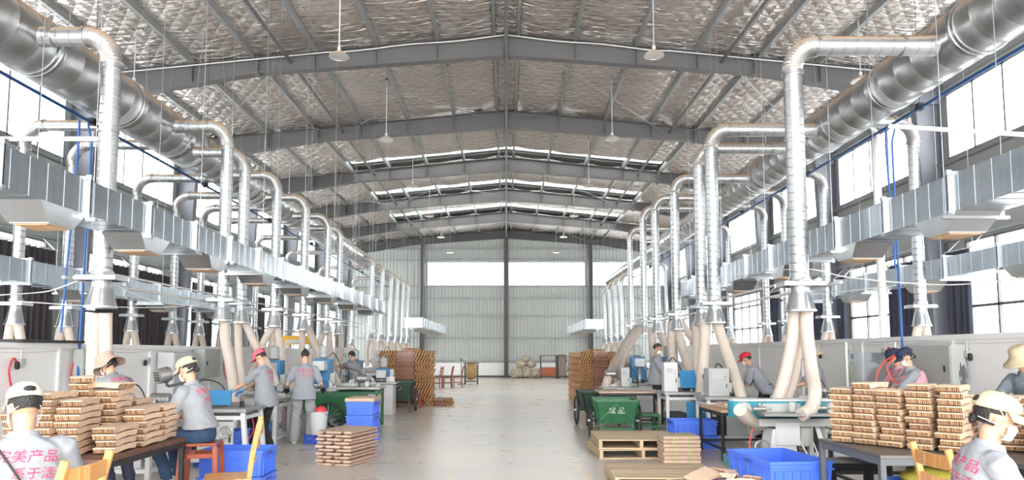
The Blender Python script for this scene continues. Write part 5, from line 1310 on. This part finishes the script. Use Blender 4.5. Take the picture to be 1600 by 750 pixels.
# far hoods' short hoses and the outer hoods' hoses behind the partitions
for key, (root, p) in PIPES.items():
    side, i = key; inner = side[1] == 'i'; sgx = 1 if p.x > 0 else -1
    if inner and ((side[0] == 'l' and i < 7) or (side[0] == 'r' and i < 6)): continue
    nm = 'left' if side[0] == 'l' else 'right'
    for j, dx in enumerate((-.06, .06)):
        e = Vector((p.x + dx * 2.2, p.y + .1, (1.0 if inner else .9)))
        m_ = (Vector((p.x + dx, p.y, p.z + .03)) + e) / 2 + Vector((dx * .8, 0, 0))
        P = smooth_path([Vector((p.x + dx, p.y, p.z + .03)), m_, e], 8); q, rs = ripple(P, .075, .003, .05)
        o = MB().tube(q, rs, 12).build('dust_hose', M['hose'], None, smooth=True)
        tag(o, 'beige dust hose under the %s %s hood on the %s, %s of the pair' % (ORD[i], 'inner' if inner else 'outer', nm, ('left', 'right')[j]), 'hose', 'beige fabric dust hoses')
    if not inner or p.y > 25:     # a machine stands under each of these hoods
        bench_machine('white machine below the %s %s hood on the %s' % (ORD[i], 'inner' if inner else 'outer', nm), p.x, p.y + .12, 0, .7, .55, .86, 'white_m', 'grey_m', seed=60 + i)
# red cord on the tied hose
q = MB()
for k in range(2):
    cpt = pt(1211 + 2 * k, 640 - 3 * k, 9.0); pts = []
    for j in range(17):
        a = 2 * math.pi * j / 16; pts.append(cpt + Vector((.17 * math.cos(a), .12 * math.sin(a), -.035 * math.cos(a) + .03 * k)))
    q.tube(pts, .008, 6, False)
q.tube(smooth_path([pt(1192, 634, 8.75), pt(1180, 655, 8.6), pt(1172, 690, 8.5), pt(1172, 712, 8.4)], 7), .008, 6)
o = q.build('rope', M['redcord'], None, smooth=True); tag(o, 'coral red cord tied round two dust hoses and hanging down', 'cord')

# ---------------------------------------------------------------- people
def skin_mat(name, c):
    m = mat(name, c, .55, 0, .06, 14, .12, 60)
    b = m.node_tree.nodes['Principled BSDF']; b.inputs['Subsurface Weight'].default_value = .08; b.inputs['Subsurface Radius'].default_value = (.02, .008, .004); return m
M['skin'] = skin_mat('warm_skin', (.62, .37, .25)); M['skin_d'] = skin_mat('tanned_skin', (.50, .28, .18))
M['hair'] = mat('black_hair', (.012, .010, .010), .45, 0, .3, 40, .6, 90)
M['shirt'] = cloth('light_grey_polo_cloth', (.29, .31, .345), .04); M['shirt_d'] = cloth('mid_grey_polo_cloth', (.24, .25, .27), .05)
M['jeans'] = cloth('blue_denim', (.022, .05, .11), .25); M['trou_g'] = cloth('light_grey_trouser_cloth', (.33, .34, .35), .08); M['trou_b'] = cloth('black_trouser_cloth', (.018, .018, .02), .2)
M['pinkcap'] = cloth('coral_pink_cap_cloth', (.80, .14, .17)); M['redcap'] = cloth('red_cap_cloth', (.55, .02, .04)); M['beigecap'] = cloth('beige_cap_cloth', (.52, .44, .30)); M['whitecap'] = cloth('cream_white_cap_cloth', (.62, .60, .53)); M['navycap'] = cloth('navy_cap_cloth', (.02, .03, .07))
M['hatpink'] = cloth('dusty_pink_hat_cloth', (.52, .37, .30), .12); M['apron'] = cloth('pink_apron_cloth', (.62, .34, .42)); M['mask'] = cloth('white_mask_cloth', (.82, .82, .80), .02); M['glove'] = mat('light_blue_glove', (.22, .45, .75), .5); M['gloveb'] = cloth('black_glove', (.015, .015, .02)); M['glovep'] = cloth('pink_glove_cloth', (.62, .33, .45))
M['shoe_b'] = mat('black_shoe', (.02, .02, .022), .6); M['shoe_w'] = mat('pale_shoe', (.55, .55, .54), .6); M['ink'] = mat('red_brush_lettering', (.66, .05, .14), .8, 0, .15, 30)
M['eye'] = mat('dark_eye', (.03, .02, .018), .2, 0, 0); M['plaid'] = cloth('dark_plaid_cloth', (.04, .045, .08), .5); M['striped'] = None

def finish(mb, name, m, parent, vox, smooth_it=4, fold=0, seed=0, down=(0, 0, 1)):
    me = bpy.data.meshes.new(name); me.from_pydata(mb.v, [], mb.f)
    bm = bmesh.new(); bm.from_mesh(me); bmesh.ops.recalc_face_normals(bm, faces=bm.faces); bm.to_mesh(me); bm.free()
    o = bpy.data.objects.new(name, me); COL.objects.link(o)
    r = o.modifiers.new('r', 'REMESH'); r.mode = 'VOXEL'; r.voxel_size = vox
    s = o.modifiers.new('s', 'SMOOTH'); s.iterations = smooth_it; s.factor = .5
    dg = bpy.context.evaluated_depsgraph_get(); new = bpy.data.meshes.new_from_object(o.evaluated_get(dg)); bpy.data.objects.remove(o); bpy.data.meshes.remove(me)
    new.name = name
    if fold:
        nn = [v.normal.copy() for v in new.vertices]
        for v, n in zip(new.vertices, nn):
            p = v.co; q = Vector((p.x * 5 + seed, p.y * 5, p.z * 9 + p.x * 6))
            d = 1 - abs(noise.noise(q)) * 2.2; d2 = noise.noise(q * 2.3 + Vector((7, 1, 3)))
            v.co = p + n * fold * (max(d, 0) ** 2 - .4 + .5 * d2)
    new.materials.clear(); new.materials.append(m); new.polygons.foreach_set('use_smooth', [True] * len(new.polygons))
    o = bpy.data.objects.new(name, new); COL.objects.link(o); o.parent = parent; return o
def loft(mb, rings, n=20):
    """rings: (centre, x axis, y axis, half x, half y, squareness)"""
    base = len(mb.v)
    for c, x, y, a, b_, e in rings:
        for k in range(n):
            t = 2 * math.pi * k / n; ct, st = math.cos(t), math.sin(t)
            px = math.copysign(abs(ct) ** e, ct) * a; py = math.copysign(abs(st) ** e, st) * b_
            mb.v.append(tuple(c + x * px + y * py))
    m = len(rings)
    for i in range(m - 1):
        for k in range(n):
            k2 = (k + 1) % n; mb.f.append((base + i * n + k, base + i * n + k2, base + (i + 1) * n + k2, base + (i + 1) * n + k))
    mb.f.append(tuple(base + k for k in reversed(range(n)))); mb.f.append(tuple(base + (m - 1) * n + k for k in range(n)))
def ik(a, t, l1, l2, pole):
    d = t - a; L = min(d.length, (l1 + l2) * .995); L = max(L, abs(l1 - l2) + .02); u = d.normalized(); t = a + u * L
    x = (l1 * l1 - l2 * l2 + L * L) / (2 * L); h = math.sqrt(max(l1 * l1 - x * x, 0)); p = pole - u * pole.dot(u)
    if p.length < 1e-5: p = u.orthogonal()
    return a + u * x + p.normalized() * h, t
def limb(mb, pts, rs, n=14): 
    P = []; Q = []
    for i in range(len(pts) - 1):
        for k in range(4): P.append(pts[i].lerp(pts[i + 1], k / 4)); Q.append(rs[i] + (rs[i + 1] - rs[i]) * k / 4)
    P.append(pts[-1]); Q.append(rs[-1]); mb.tube(P, Q, n); mb.sphere(P[0], Q[0], 12, 8); mb.sphere(P[-1], Q[-1], 12, 8)
def hand(mb, wrist, fwd, palm_n, s, curl=.5, side=1):
    """palm, four unequal bent fingers and a thumb leaving the side of the palm"""
    f = fwd.normalized(); n = (palm_n - f * palm_n.dot(f)).normalized(); x = f.cross(n) * side
    loft(mb, [(wrist, x, n, .026 * s, .019 * s, 1), (wrist + f * .03 * s, x, n, .036 * s, .017 * s, .8), (wrist + f * .07 * s, x, n, .041 * s, .015 * s, .8), (wrist + f * .095 * s, x, n, .038 * s, .012 * s, .8)], 14)
    for i, (off, L) in enumerate(((-.030, .066), (-.010, .076), (.010, .070), (.029, .054))):
        p = wrist + f * .085 * s + x * off * s; d = (f + x * off * 1.5).normalized(); P = [p]; c = curl * .55
        for j, k in enumerate((.45, .32, .23)):
            M_ = Matrix.Rotation(-c * side, 3, x * 1.0) if False else None
            d = (d * math.cos(c) + n * math.sin(c)).normalized(); n2 = (n * math.cos(c) - d * math.sin(c)); P.append(P[-1] + d * L * k * s); c *= 1.05
        mb.tube(P, [.0095 * s, .009 * s, .0085 * s, .0075 * s], 9); mb.sphere(P[-1], .0075 * s, 8, 6)
    p = wrist + f * .03 * s - x * .030 * s; P = [p, p + (f * .55 - x * .8 + n * .15).normalized() * .035 * s]; P.append(P[-1] + (f * .85 - x * .4 + n * .35).normalized() * .030 * s); P.append(P[-1] + (f * .95 + n * .4).normalized() * .022 * s)
    mb.tube(P, [.013 * s, .0115 * s, .010 * s, .0085 * s], 9); mb.sphere(P[-1], .0085 * s, 8, 6)

def person(label, loc, rz, H=1.62, pelvis_z=None, lean=10, side_lean=0, head_pitch=25, head_yaw=0, hands=((.25, .45, .95), (-.25, .45, .95)), feet=((.11, 0, 0), (-.11, .02, 0)),
           shirt='shirt', legs='trou_b', shorts=False, shoe='shoe_b', wide=1.0, headgear=None, hair='short', mask=False, gloves=None, text=None, apron=None, vox=.012, skin='skin', wide_leg=0, longsleeve=None, strap=False, male=False, hem=-.115):
    root = thing('person', label, 'person', loc, R(rz), None)
    s = H / 1.68; V = Vector; pz = pelvis_z if pelvis_z is not None else .90 * s
    pel = V((0, 0, pz)); L = R(lean); sl = R(side_lean)
    up = V((math.sin(sl), math.sin(L), math.cos(L))).normalized(); X = V((1, 0, 0)); X = (X - up * X.dot(up)).normalized(); Y = up.cross(X)
    def sp(t):  # spine curve: stays upright at the pelvis and bends forward above
        k = t / .52; u2 = (V((0, 0, 1)) * (1 - k) * .45 + up * (.55 + .45 * k)).normalized()
        return pel + (V((0, 0, 1)) * .22 * t + up * .78 * t) * s
    shw = (.178 if not male else .192) * s * wide
    neck = sp(.50); chest = sp(.36)
    skinb, sh, tr = MB(), MB(), MB()
    # torso: (t along the spine, half width, half depth)
    prof = [(-.10, .145, .10), (-.02, .165, .118), (.06, .158, .112), (.14, .142, .10), (.24, .150, .105), (.33, .165, .112), (.40, .168, .108), (.455, .150, .092), (.49, .095, .070), (.515, .062, .058)]
    if male: prof = [(t, a * (1.0 if t < .2 else 1.06), b_) for t, a, b_ in prof]
    def ring(t, a, b_, g=0., e=.88): 
        k = min(max(t / .35, 0), 1); yy = (V((0, 1, 0)) * (1 - k) + Y * k).normalized(); return (sp(t), X, yy, (a + g) * s * wide, (b_ + g) * s, e)
    loft(skinb, [ring(t, a - (.028 if t < .12 else 0), b_ - (.028 if t < .12 else 0)) for t, a, b_ in prof])
    loft(sh, [ring(hem, .172, .124, .042)] + [ring(t, a, b_, .020 + (.026 if t < .1 else .012 if t < .2 else 0)) for t, a, b_ in prof[1:-1] if t > hem + .02] + [ring(.512, .060, .058, .010)])
    # neck and head
    hd_dir = (up * .6 + V((0, .12, 1)) * .5).normalized()
    nb = sp(.50); hc = nb + hd_dir * .165 * s + Y * .012
    skinb.tube([nb - up * .03, nb + hd_dir * .05 * s, nb + hd_dir * .11 * s], [.058 * s, .050 * s, .052 * s], 14)
    HM = Matrix.Rotation(R(head_yaw), 3, 'Z') @ Matrix.Rotation(R(-head_pitch), 3, 'X')
    def hp(x, y, z): return hc + HM @ V((x, y, z)) * s
    skinb.sphere(hp(0, -.012, .028), (.072 * s, .090 * s, .085 * s), 20, 14, HM)
    skinb.sphere(hp(0, .022, -.035), (.058 * s, .062 * s, .078 * s), 18, 12, HM)
    skinb.sphere(hp(0, .048, -.082), (.030 * s, .026 * s, .024 * s), 12, 8, HM)
    nm = [hp(0, .078, .012), hp(0, .094, -.018), hp(0, .102, -.030), hp(0, .088, -.040)]; skinb.tube(nm, [.008 * s, .010 * s, .014 * s, .010 * s], 10)
    skinb.sphere(hp(0, .082, -.058), (.022 * s, .008 * s, .006 * s), 10, 6, HM); skinb.sphere(hp(0, .080, -.068), (.018 * s, .008 * s, .006 * s), 10, 6, HM)
    skinb.sphere(hp(0, .070, .022), (.050 * s, .016 * s, .010 * s), 12, 8, HM)
    for e in (-1, 1): skinb.sphere(hp(e * .074, -.004, -.010), (.010 * s, .020 * s, .032 * s), 10, 8, HM)
    q = MB()
    for e in (-1, 1): q.sphere(hp(e * .031, .079, .004), (.013 * s, .006 * s, .0055 * s), 10, 6, HM)
    q2 = MB()
    for e in (-1, 1): q2.tube([hp(e * .014, .088, .022), hp(e * .032, .086, .027), hp(e * .048, .074, .022)], .0028 * s, 6)
    # arms
    for i, sd in enumerate((1, -1)):
        shd = sp(.435) + X * sd * shw; tgt = V(hands[i]); el, wr = ik(shd, tgt, .29 * s, .245 * s, V((sd * .30, -.5, -.6)))
        limb(skinb, [shd, shd.lerp(el, .5), el, el.lerp(wr, .3), wr], [.046 * s, .043 * s, .038 * s, .040 * s, .026 * s])
        if longsleeve: limb(sh if longsleeve == 'same' else sh, [shd, shd.lerp(el, .5), el, wr.lerp(el, .1)], [.068 * s, .062 * s, .052 * s, .042 * s])
        else: limb(sh, [shd - X * sd * .05, shd, shd.lerp(el, .4), shd.lerp(el, .74)], [.066 * s, .068 * s, .067 * s, .066 * s])
        d = (wr - el).normalized(); pn = V((-sd * .35, 0.1, -1)); hm = skinb if not gloves else None
        hh = MB(); hand(hh, wr - d * .005, (d + V((0, .15, -.1))).normalized(), pn, s * (1.0 if not gloves else 1.12), .75, sd)
        if gloves: 
            hh.tube([wr - d * .06, wr + d * .01], [.032 * s, .032 * s], 12); finish(hh, 'glove', M[gloves], root, .006, 1)
        else: skinb.v += [] ; b0 = len(skinb.v); skinb.v += hh.v; skinb.f += [tuple(k + b0 for k in f) for f in hh.f]
    # legs
    for i, sd in enumerate((1, -1)):
        hip = pel + X * sd * .092 * s + V((0, 0, -.02)); ank = V(feet[i]) + V((0, 0, .085 * s)); kn, an = ik(hip, ank, .43 * s, .41 * s, V((sd * .12, 1, .25)))
        limb(skinb, [hip, hip.lerp(kn, .5), kn, kn.lerp(an, .35), an], [.074 * s, .070 * s, .054 * s, .056 * s, .036 * s])
        w_ = wide_leg
        if shorts: limb(tr, [hip, hip.lerp(kn, .5), hip.lerp(kn, .92)], [.094 * s, .098 * s, .10 * s])
        else: limb(tr, [hip, hip.lerp(kn, .5), kn, kn.lerp(an, .5), an + (kn - an).normalized() * .02], [.092 * s, .086 * s + w_ * .3, .070 * s + w_ * .8, .064 * s + w_, .058 * s + w_])
        ft = MB(); yaw = V((sd * .12, 1, 0)).normalized(); xx = V((yaw.y, -yaw.x, 0)); zf = an.z - .085 * s; b_ = V((an.x, an.y, zf))
        loft(ft, [(b_ - yaw * .055 * s + V((0, 0, .035)), xx, V((0, 0, 1)), .028, .030, .8), (b_ + V((0, 0, .05)), xx, V((0, 0, 1)), .038, .050, .8), (b_ + yaw * .08 * s + V((0, 0, .036)), xx, V((0, 0, 1)), .043, .034, .8), (b_ + yaw * .15 * s + V((0, 0, .028)), xx, V((0, 0, 1)), .042, .026, .8), (b_ + yaw * .19 * s + V((0, 0, .022)), xx, V((0, 0, 1)), .024, .018, .9)], 16)
        ft.build('shoe', M[shoe], root, smooth=True)
    loft(tr, [(pel + V((0, 0, .10)) * s, X, V((0, 1, 0)), .158 * s * wide, .112 * s, .9), (pel, X, V((0, 1, 0)), .170 * s * wide, .122 * s, .9), (pel - V((0, 0, .09)) * s, X, V((0, 1, 0)), .155 * s * wide, .108 * s, .9)])
    finish(skinb, 'body', M[skin], root, min(vox, .008), 2)
    so = finish(sh, 'polo_shirt', M[shirt], root, vox, 3, .007, loc[0] * 3)
    finish(tr, 'shorts' if shorts else 'trousers', M[legs], root, vox, 3, .010, loc[1])
    q.build('eyes', M['eye'], root, smooth=True); q2.build('eyebrows', M['hair'], root, smooth=True)
    # collar
    c0 = sp(.485); cd = (hd_dir + up).normalized(); q = MB(); n = 20
    for k in range(n + 1):
        t = 2 * math.pi * k / n; o_ = X * math.cos(t) * .070 * s + Y * math.sin(t) * .066 * s
        q.v += [tuple(c0 + o_ * 1.0 + cd * .050), tuple(c0 + o_ * 1.28 + cd * .008), tuple(c0 + o_ * 1.0 + cd * .012)]
    for k in range(n):
        a = 3 * k; q.f += [(a, a + 3, a + 4, a + 1), (a, a + 2, a + 5, a + 3)]
    q.build('collar', M[shirt], root, smooth=True)
    # hair
    if hair:
        h = MB(); n, m_ = 24, 16
        for i in range(m_ + 1):
            th = math.pi * i / m_
            for k in range(n):
                a = 2 * math.pi * k / n; d = V((math.sin(th) * math.cos(a), math.sin(th) * math.sin(a), math.cos(th)))
                r = V((.081, .101, .100)); low = (-.72 if hair != 'short' else -.62) if d.y < .1 else -.3
                kk = 1.0
                if d.y > .30 and d.z < .45: kk = .72
                elif d.z < low: kk = .70
                elif abs(d.x) > .75 and d.z < -.05 and d.y > -.3: kk = .78
                kk *= 1 + .02 * noise.noise(d * 9)
                h.v.append(tuple(hp(d.x * r.x * kk, -.014 + d.y * r.y * kk, .026 + d.z * r.z * kk)))
        for i in range(m_):
            for k in range(n):
                k2 = (k + 1) % n; h.f.append((i * n + k, (i + 1) * n + k, (i + 1) * n + k2, i * n + k2))
        if hair == 'bun': h.sphere(hp(0, -.06, .115), (.032 * s, .032 * s, .030 * s), 14, 10, HM)
        if hair == 'pony': h.sphere(hp(0, -.098, -.035), (.024 * s, .022 * s, .034 * s), 14, 10, HM)
        h.build('hair', M['hair'], root, smooth=True)
    if mask:
        q = MB(); nu, nv = 12, 8
        for j in range(nv + 1):
            for i in range(nu + 1):
                a = (i / nu - .5) * 2.3; z = -.012 - .088 * j / nv; rr = .070 + .012 * math.sin(math.pi * j / nv); fw = .105 - .020 * abs(j / nv - .35)
                q.v.append(tuple(hp(math.sin(a) * rr * 1.02, .012 + math.cos(a) * (fw - .012) - .01 * (j == nv), z)))
        for j in range(nv):
            for i in range(nu): a = j * (nu + 1) + i; q.f.append((a, a + 1, a + nu + 2, a + nu + 1))
        o = q.build('face_mask', M['mask'], root, smooth=True); o.modifiers.new('t', 'SOLIDIFY').thickness = .003
        q = MB()
        for e in (-1, 1):
            q.tube([hp(e * .070, .045, -.03), hp(e * .084, .0, .03), hp(e * .072, -.05, .085), hp(e * .02, -.075, .118)], .0022, 6)
            q.tube([hp(e * .068, .045, -.08), hp(e * .078, -.01, -.03), hp(e * .05, -.09, -.02)], .0022, 6)
        q.build('mask_strap', M['mask'], root)
    if headgear:
        kind, mm = headgear; g = MB(); n = 28
        if kind in ('cap', 'backcap'):
            rings = [(1.0, .044), (1.02, .055), (.99, .080), (.88, .106), (.64, .127), (.30, .137), (.03, .139)]
            base = 0
            for f, z in rings:
                for k in range(n):
                    a = 2 * math.pi * k / n; g.v.append(tuple(hp(math.cos(a) * .087 * f, -.014 + math.sin(a) * .108 * f, z + (.012 * math.sin(a) if z < .09 else 0))))
            for i in range(len(rings) - 1):
                for k in range(n): k2 = (k + 1) % n; g.f.append((i * n + k, i * n + k2, (i + 1) * n + k2, (i + 1) * n + k))
            g.f.append(tuple(range(len(g.v) - n, len(g.v)))); o = g.build('cap_crown', M[mm], root, smooth=True); o.modifiers.new('t', 'SOLIDIFY').thickness = .003
            g = MB(); vs = []; nn = 14
            for j in range(4):
                for i in range(nn + 1):
                    a = math.pi * (.10 + .80 * i / nn); ext = .075 * j / 3 * math.sin(a) ** .6
                    vs.append(tuple(hp(math.cos(a) * (.088 + .002 * j), -.014 + math.sin(a) * .108 + ext, .052 - .010 * j - .014 * abs(math.cos(a)) * j / 3)))
            g.add(vs, [(j * (nn + 1) + i, j * (nn + 1) + i + 1, (j + 1) * (nn + 1) + i + 1, (j + 1) * (nn + 1) + i) for j in range(3) for i in range(nn)])
            o = g.build('cap_brim', M[mm], root, smooth=True); o.modifiers.new('t', 'SOLIDIFY').thickness = .004
            g = MB(); g.sphere(hp(0, -.014, .138), .007 * s, 8, 6); g.build('cap_button', M[mm], root)
            g = MB(); g.sphere(hp(0, -.112, .070), (.032 * s, .016 * s, .020 * s), 14, 8, HM); g.build('back_opening_hair', M['hair'], root, smooth=True)
            g = MB(); g.tube([hp(.045, -.110, .048), hp(0, -.127, .046), hp(-.045, -.110, .048)], .008, 8); g.build('back_strap', M[mm], root)
        else:
            R_ = {'bucket': .165, 'straw': .18}[kind]; rings = [(R_, .000), (R_ * .98, .006), (R_ * .84, .022), (.103, .050), (.098, .075), (.092, .125), (.070, .146), (.03, .152), (.003, .153)]
            for f, z in rings:
                for k in range(n):
                    a = 2 * math.pi * k / n; wv = (.018 * math.sin(a * 3 + .7) + .010 * math.sin(a * 5)) * max(0, (f - .1) / (R_ - .1)) if kind == 'bucket' else 0
                    g.v.append(tuple(hp(math.cos(a) * f, -.014 + math.sin(a) * f * 1.12, z - .005 + wv - (.020 if f > .15 else 0))))
            for i in range(len(rings) - 1):
                for k in range(n): k2 = (k + 1) % n; g.f.append((i * n + k, i * n + k2, (i + 1) * n + k2, (i + 1) * n + k))
            o = g.build('hat', M[mm], root, smooth=True); o.modifiers.new('t', 'SOLIDIFY').thickness = .004
    def project(me, off, base_t, dist=.5):
        bv = BVHTree.FromPolygons([v.co.copy() for v in so.data.vertices], [tuple(p.vertices) for p in so.data.polygons])
        for v in me.vertices:
            k = V((v.co.x, 0, v.co.y)); p = sp(base_t) + X * k.x + up * k.z - Y * dist
            hit = bv.ray_cast(p, Y)
            if hit[0] is not None: v.co = hit[0] + hit[1] * off if hit[1].dot(Y) < 0 else hit[0] - hit[1] * off
            else: v.co = sp(base_t) + X * k.x + up * k.z
    if text:
        for body, tt, sz, dx in (('完美产品', .39, .072 * s, .0), ('系于活', .30, .066 * s, .03)):
            o = text_obj(body, sz, M['ink'], root, (0, 0, 0), (0, 0, 0), 'back_lettering', 0)
            bm = bmesh.new(); bm.from_mesh(o.data); bmesh.ops.triangulate(bm, faces=bm.faces); bmesh.ops.subdivide_edges(bm, edges=[e for e in bm.edges if e.calc_length() > .012], cuts=1)
            bmesh.ops.triangulate(bm, faces=bm.faces); bm.to_mesh(o.data); bm.free()
            for v in o.data.vertices: v.co.x += dx + .02 + v.co.y * .15; v.co.y += v.co.x * -.05
            project(o.data, .0035, tt)
    if strap:
        P = [sp(.46) - X * .12 - Y * .095, sp(.36) - X * .06 - Y * .145, sp(.26) + X * .0 - Y * .15, sp(.14) + X * .09 - Y * .14, sp(.02) + X * .16 - Y * .10]
        MB().tube(smooth_path(P, 5), .006, 6).build('bag_strap', M['dark'], root, smooth=True)
    if apron:
        q = MB(); rr = [ring(t, a, b_, .050) for t, a, b_ in prof[0:8]]; n = 18; nv = 0
        for c, x, y, a, b_, e in rr:
            for k in range(n + 1):
                t = math.pi * (-.32 + 1.64 * k / n); q.v.append(tuple(c + x * math.cos(t) * a + y * math.sin(t) * b_))
        for i in range(len(rr) - 1):
            for k in range(n): a = i * (n + 1) + k; q.f.append((a, a + 1, a + n + 2, a + n + 1))
        o = q.build('apron', M[apron], root, smooth=True); o.modifiers.new('t', 'SOLIDIFY').thickness = .004
    return root

def loc_from(px, yd, z=.9): p = pt(px, HY, yd); y = (yd - (z - CAMZ) * math.sin(TH)) / math.cos(TH); return ((px - PX) / F * yd, y, 0)
Z3 = lambda *a: a
person('seated worker in a white cap and grey polo shirt at the left edge', loc_from(34, 3.72), 36, 1.68, pelvis_z=.585, lean=8, head_pitch=22, head_yaw=12, hands=((.22, .42, .80), (-.22, .42, .80)), feet=((.14, .45, .0), (-.14, .45, .0)), headgear=('cap', 'whitecap'), text=True, strap=True, legs='trou_b', vox=.010, mask=True, male=True, skin='skin')
person('worker in a floppy dusty pink hat bending over the left table', loc_from(196, 7.45), 68, 1.62, lean=38, head_pitch=35, head_yaw=10, hands=((.26, .62, .92), (-.18, .66, .92)), headgear=('bucket', 'hatpink'), text=True, legs='plaid', hair='pony', mask=True, vox=.011)
person('worker in jeans and a beige cap sitting on the red stool', (-2.97, 6.74, 0), 84, 1.60, pelvis_z=.775, lean=20, head_pitch=28, head_yaw=0, hands=((.16, .46, .90), (-.14, .46, .88)), feet=((.12, .30, .27), (-.12, .26, .27)), headgear=('cap', 'beigecap'), legs='jeans', shoe='shoe_w', text=True, mask=True, gloves='gloveb', hair='pony', vox=.010, hem=.045)
person('standing worker in a coral pink cap and black trousers with blue gloves', loc_from(416, 10.25), 80, 1.60, lean=12, head_pitch=38, head_yaw=5, hands=((.16, .50, .97), (-.12, .52, .95)), feet=((.12, -.06, 0), (-.12, .10, 0)), headgear=('cap', 'pinkcap'), text=True, gloves='glove', vox=.012)
person('standing worker in wide light grey trousers with a hair bun, back to the camera', loc_from(475, 11.72), 14, 1.60, lean=10, head_pitch=38, hands=((.30, .28, .93), (-.30, .28, .93)), feet=((.14, -.02, 0), (-.14, .0, 0)), legs='trou_g', wide_leg=.035, shoe='shoe_w', hair='bun', text=True, vox=.012, gloves='gloveb')
person('worker farthest along the left row, reaching to a blue press', loc_from(558, 16.5), 58, 1.62, lean=22, head_pitch=30, hands=((.20, .55, 1.15), (-.05, .62, 1.22)), shirt='shirt_d', hair='pony', vox=.014)
person('half hidden worker in grey behind the beige hoses on the left', loc_from(425, 14.3), 20, 1.58, lean=15, head_pitch=30, hands=((.25, .4, .95), (-.25, .4, .95)), hair='bun', vox=.014)
person('man with short hair and a white mask in black shorts beside the blue door machine', loc_from(1024, 15.55), -105, 1.76, lean=5, head_pitch=22, head_yaw=-18, hands=((.20, .42, 1.12), (-.18, .30, 1.02)), feet=((.12, -.05, 0), (-.12, .08, 0)), shorts=True, mask=True, male=True, skin='skin_d', vox=.012)
person('worker in a red cap leaning over the long white machine bed', loc_from(1197, 12.5), 62, 1.66, lean=42, head_pitch=25, hands=((.18, .55, .92), (-.16, .52, .92)), headgear=('cap', 'redcap'), mask=True, text=True, male=True, skin='skin_d', vox=.012)
person('half hidden worker in a pale straw hat behind the hanging hoses on the right', loc_from(1280, 10.75), 65, 1.62, lean=10, head_pitch=20, hands=((.2, .45, 1.0), (-.2, .45, 1.0)), headgear=('straw', 'beigecap'), vox=.013)
person('worker in a navy cap and pink apron behind the right packing table', loc_from(1440, 8.9), 74, 1.62, lean=18, head_pitch=32, hands=((.16, .48, .92), (-.16, .48, .92)), headgear=('cap', 'navycap'), mask=True, apron='apron', vox=.011, hair='pony')
person('worker in a dark cap and pink top partly hidden behind the navy cap worker', loc_from(1421, 9.75), 80, 1.62, lean=20, head_pitch=32, hands=((.16, .48, .92), (-.16, .48, .92)), headgear=('cap', 'navycap'), shirt='apron', vox=.013, hair='pony')
person('seated worker in a beige cap and white mask in the right foreground', loc_from(1510, 3.62), -108, 1.66, pelvis_z=.57, lean=16, head_pitch=20, head_yaw=-6, hands=((.15, .40, .86), (-.16, .42, .90)), feet=((.14, .44, .0), (-.14, .44, .0)), headgear=('cap', 'beigecap'), mask=True, text=True, gloves='glovep', vox=.010, hair='pony')
p_ = loc_from(1510, 3.62); stool('low dark stool under the beige cap worker in the right foreground', p_[0], p_[1] - .02, 0, .46, 'ply', .28)
M['striped'] = cloth('grey_striped_sleeve', (.16, .19, .22), .3)
person('worker in a pale straw hat and dark striped sleeves cut off by the right edge', (5.45, 7.05, 0), 100, 1.62, lean=18, head_pitch=25, hands=((.15, .58, .92), (-.15, .50, .92)), headgear=('straw', 'beigecap'), shirt='striped', longsleeve='same', vox=.013, hair='short')
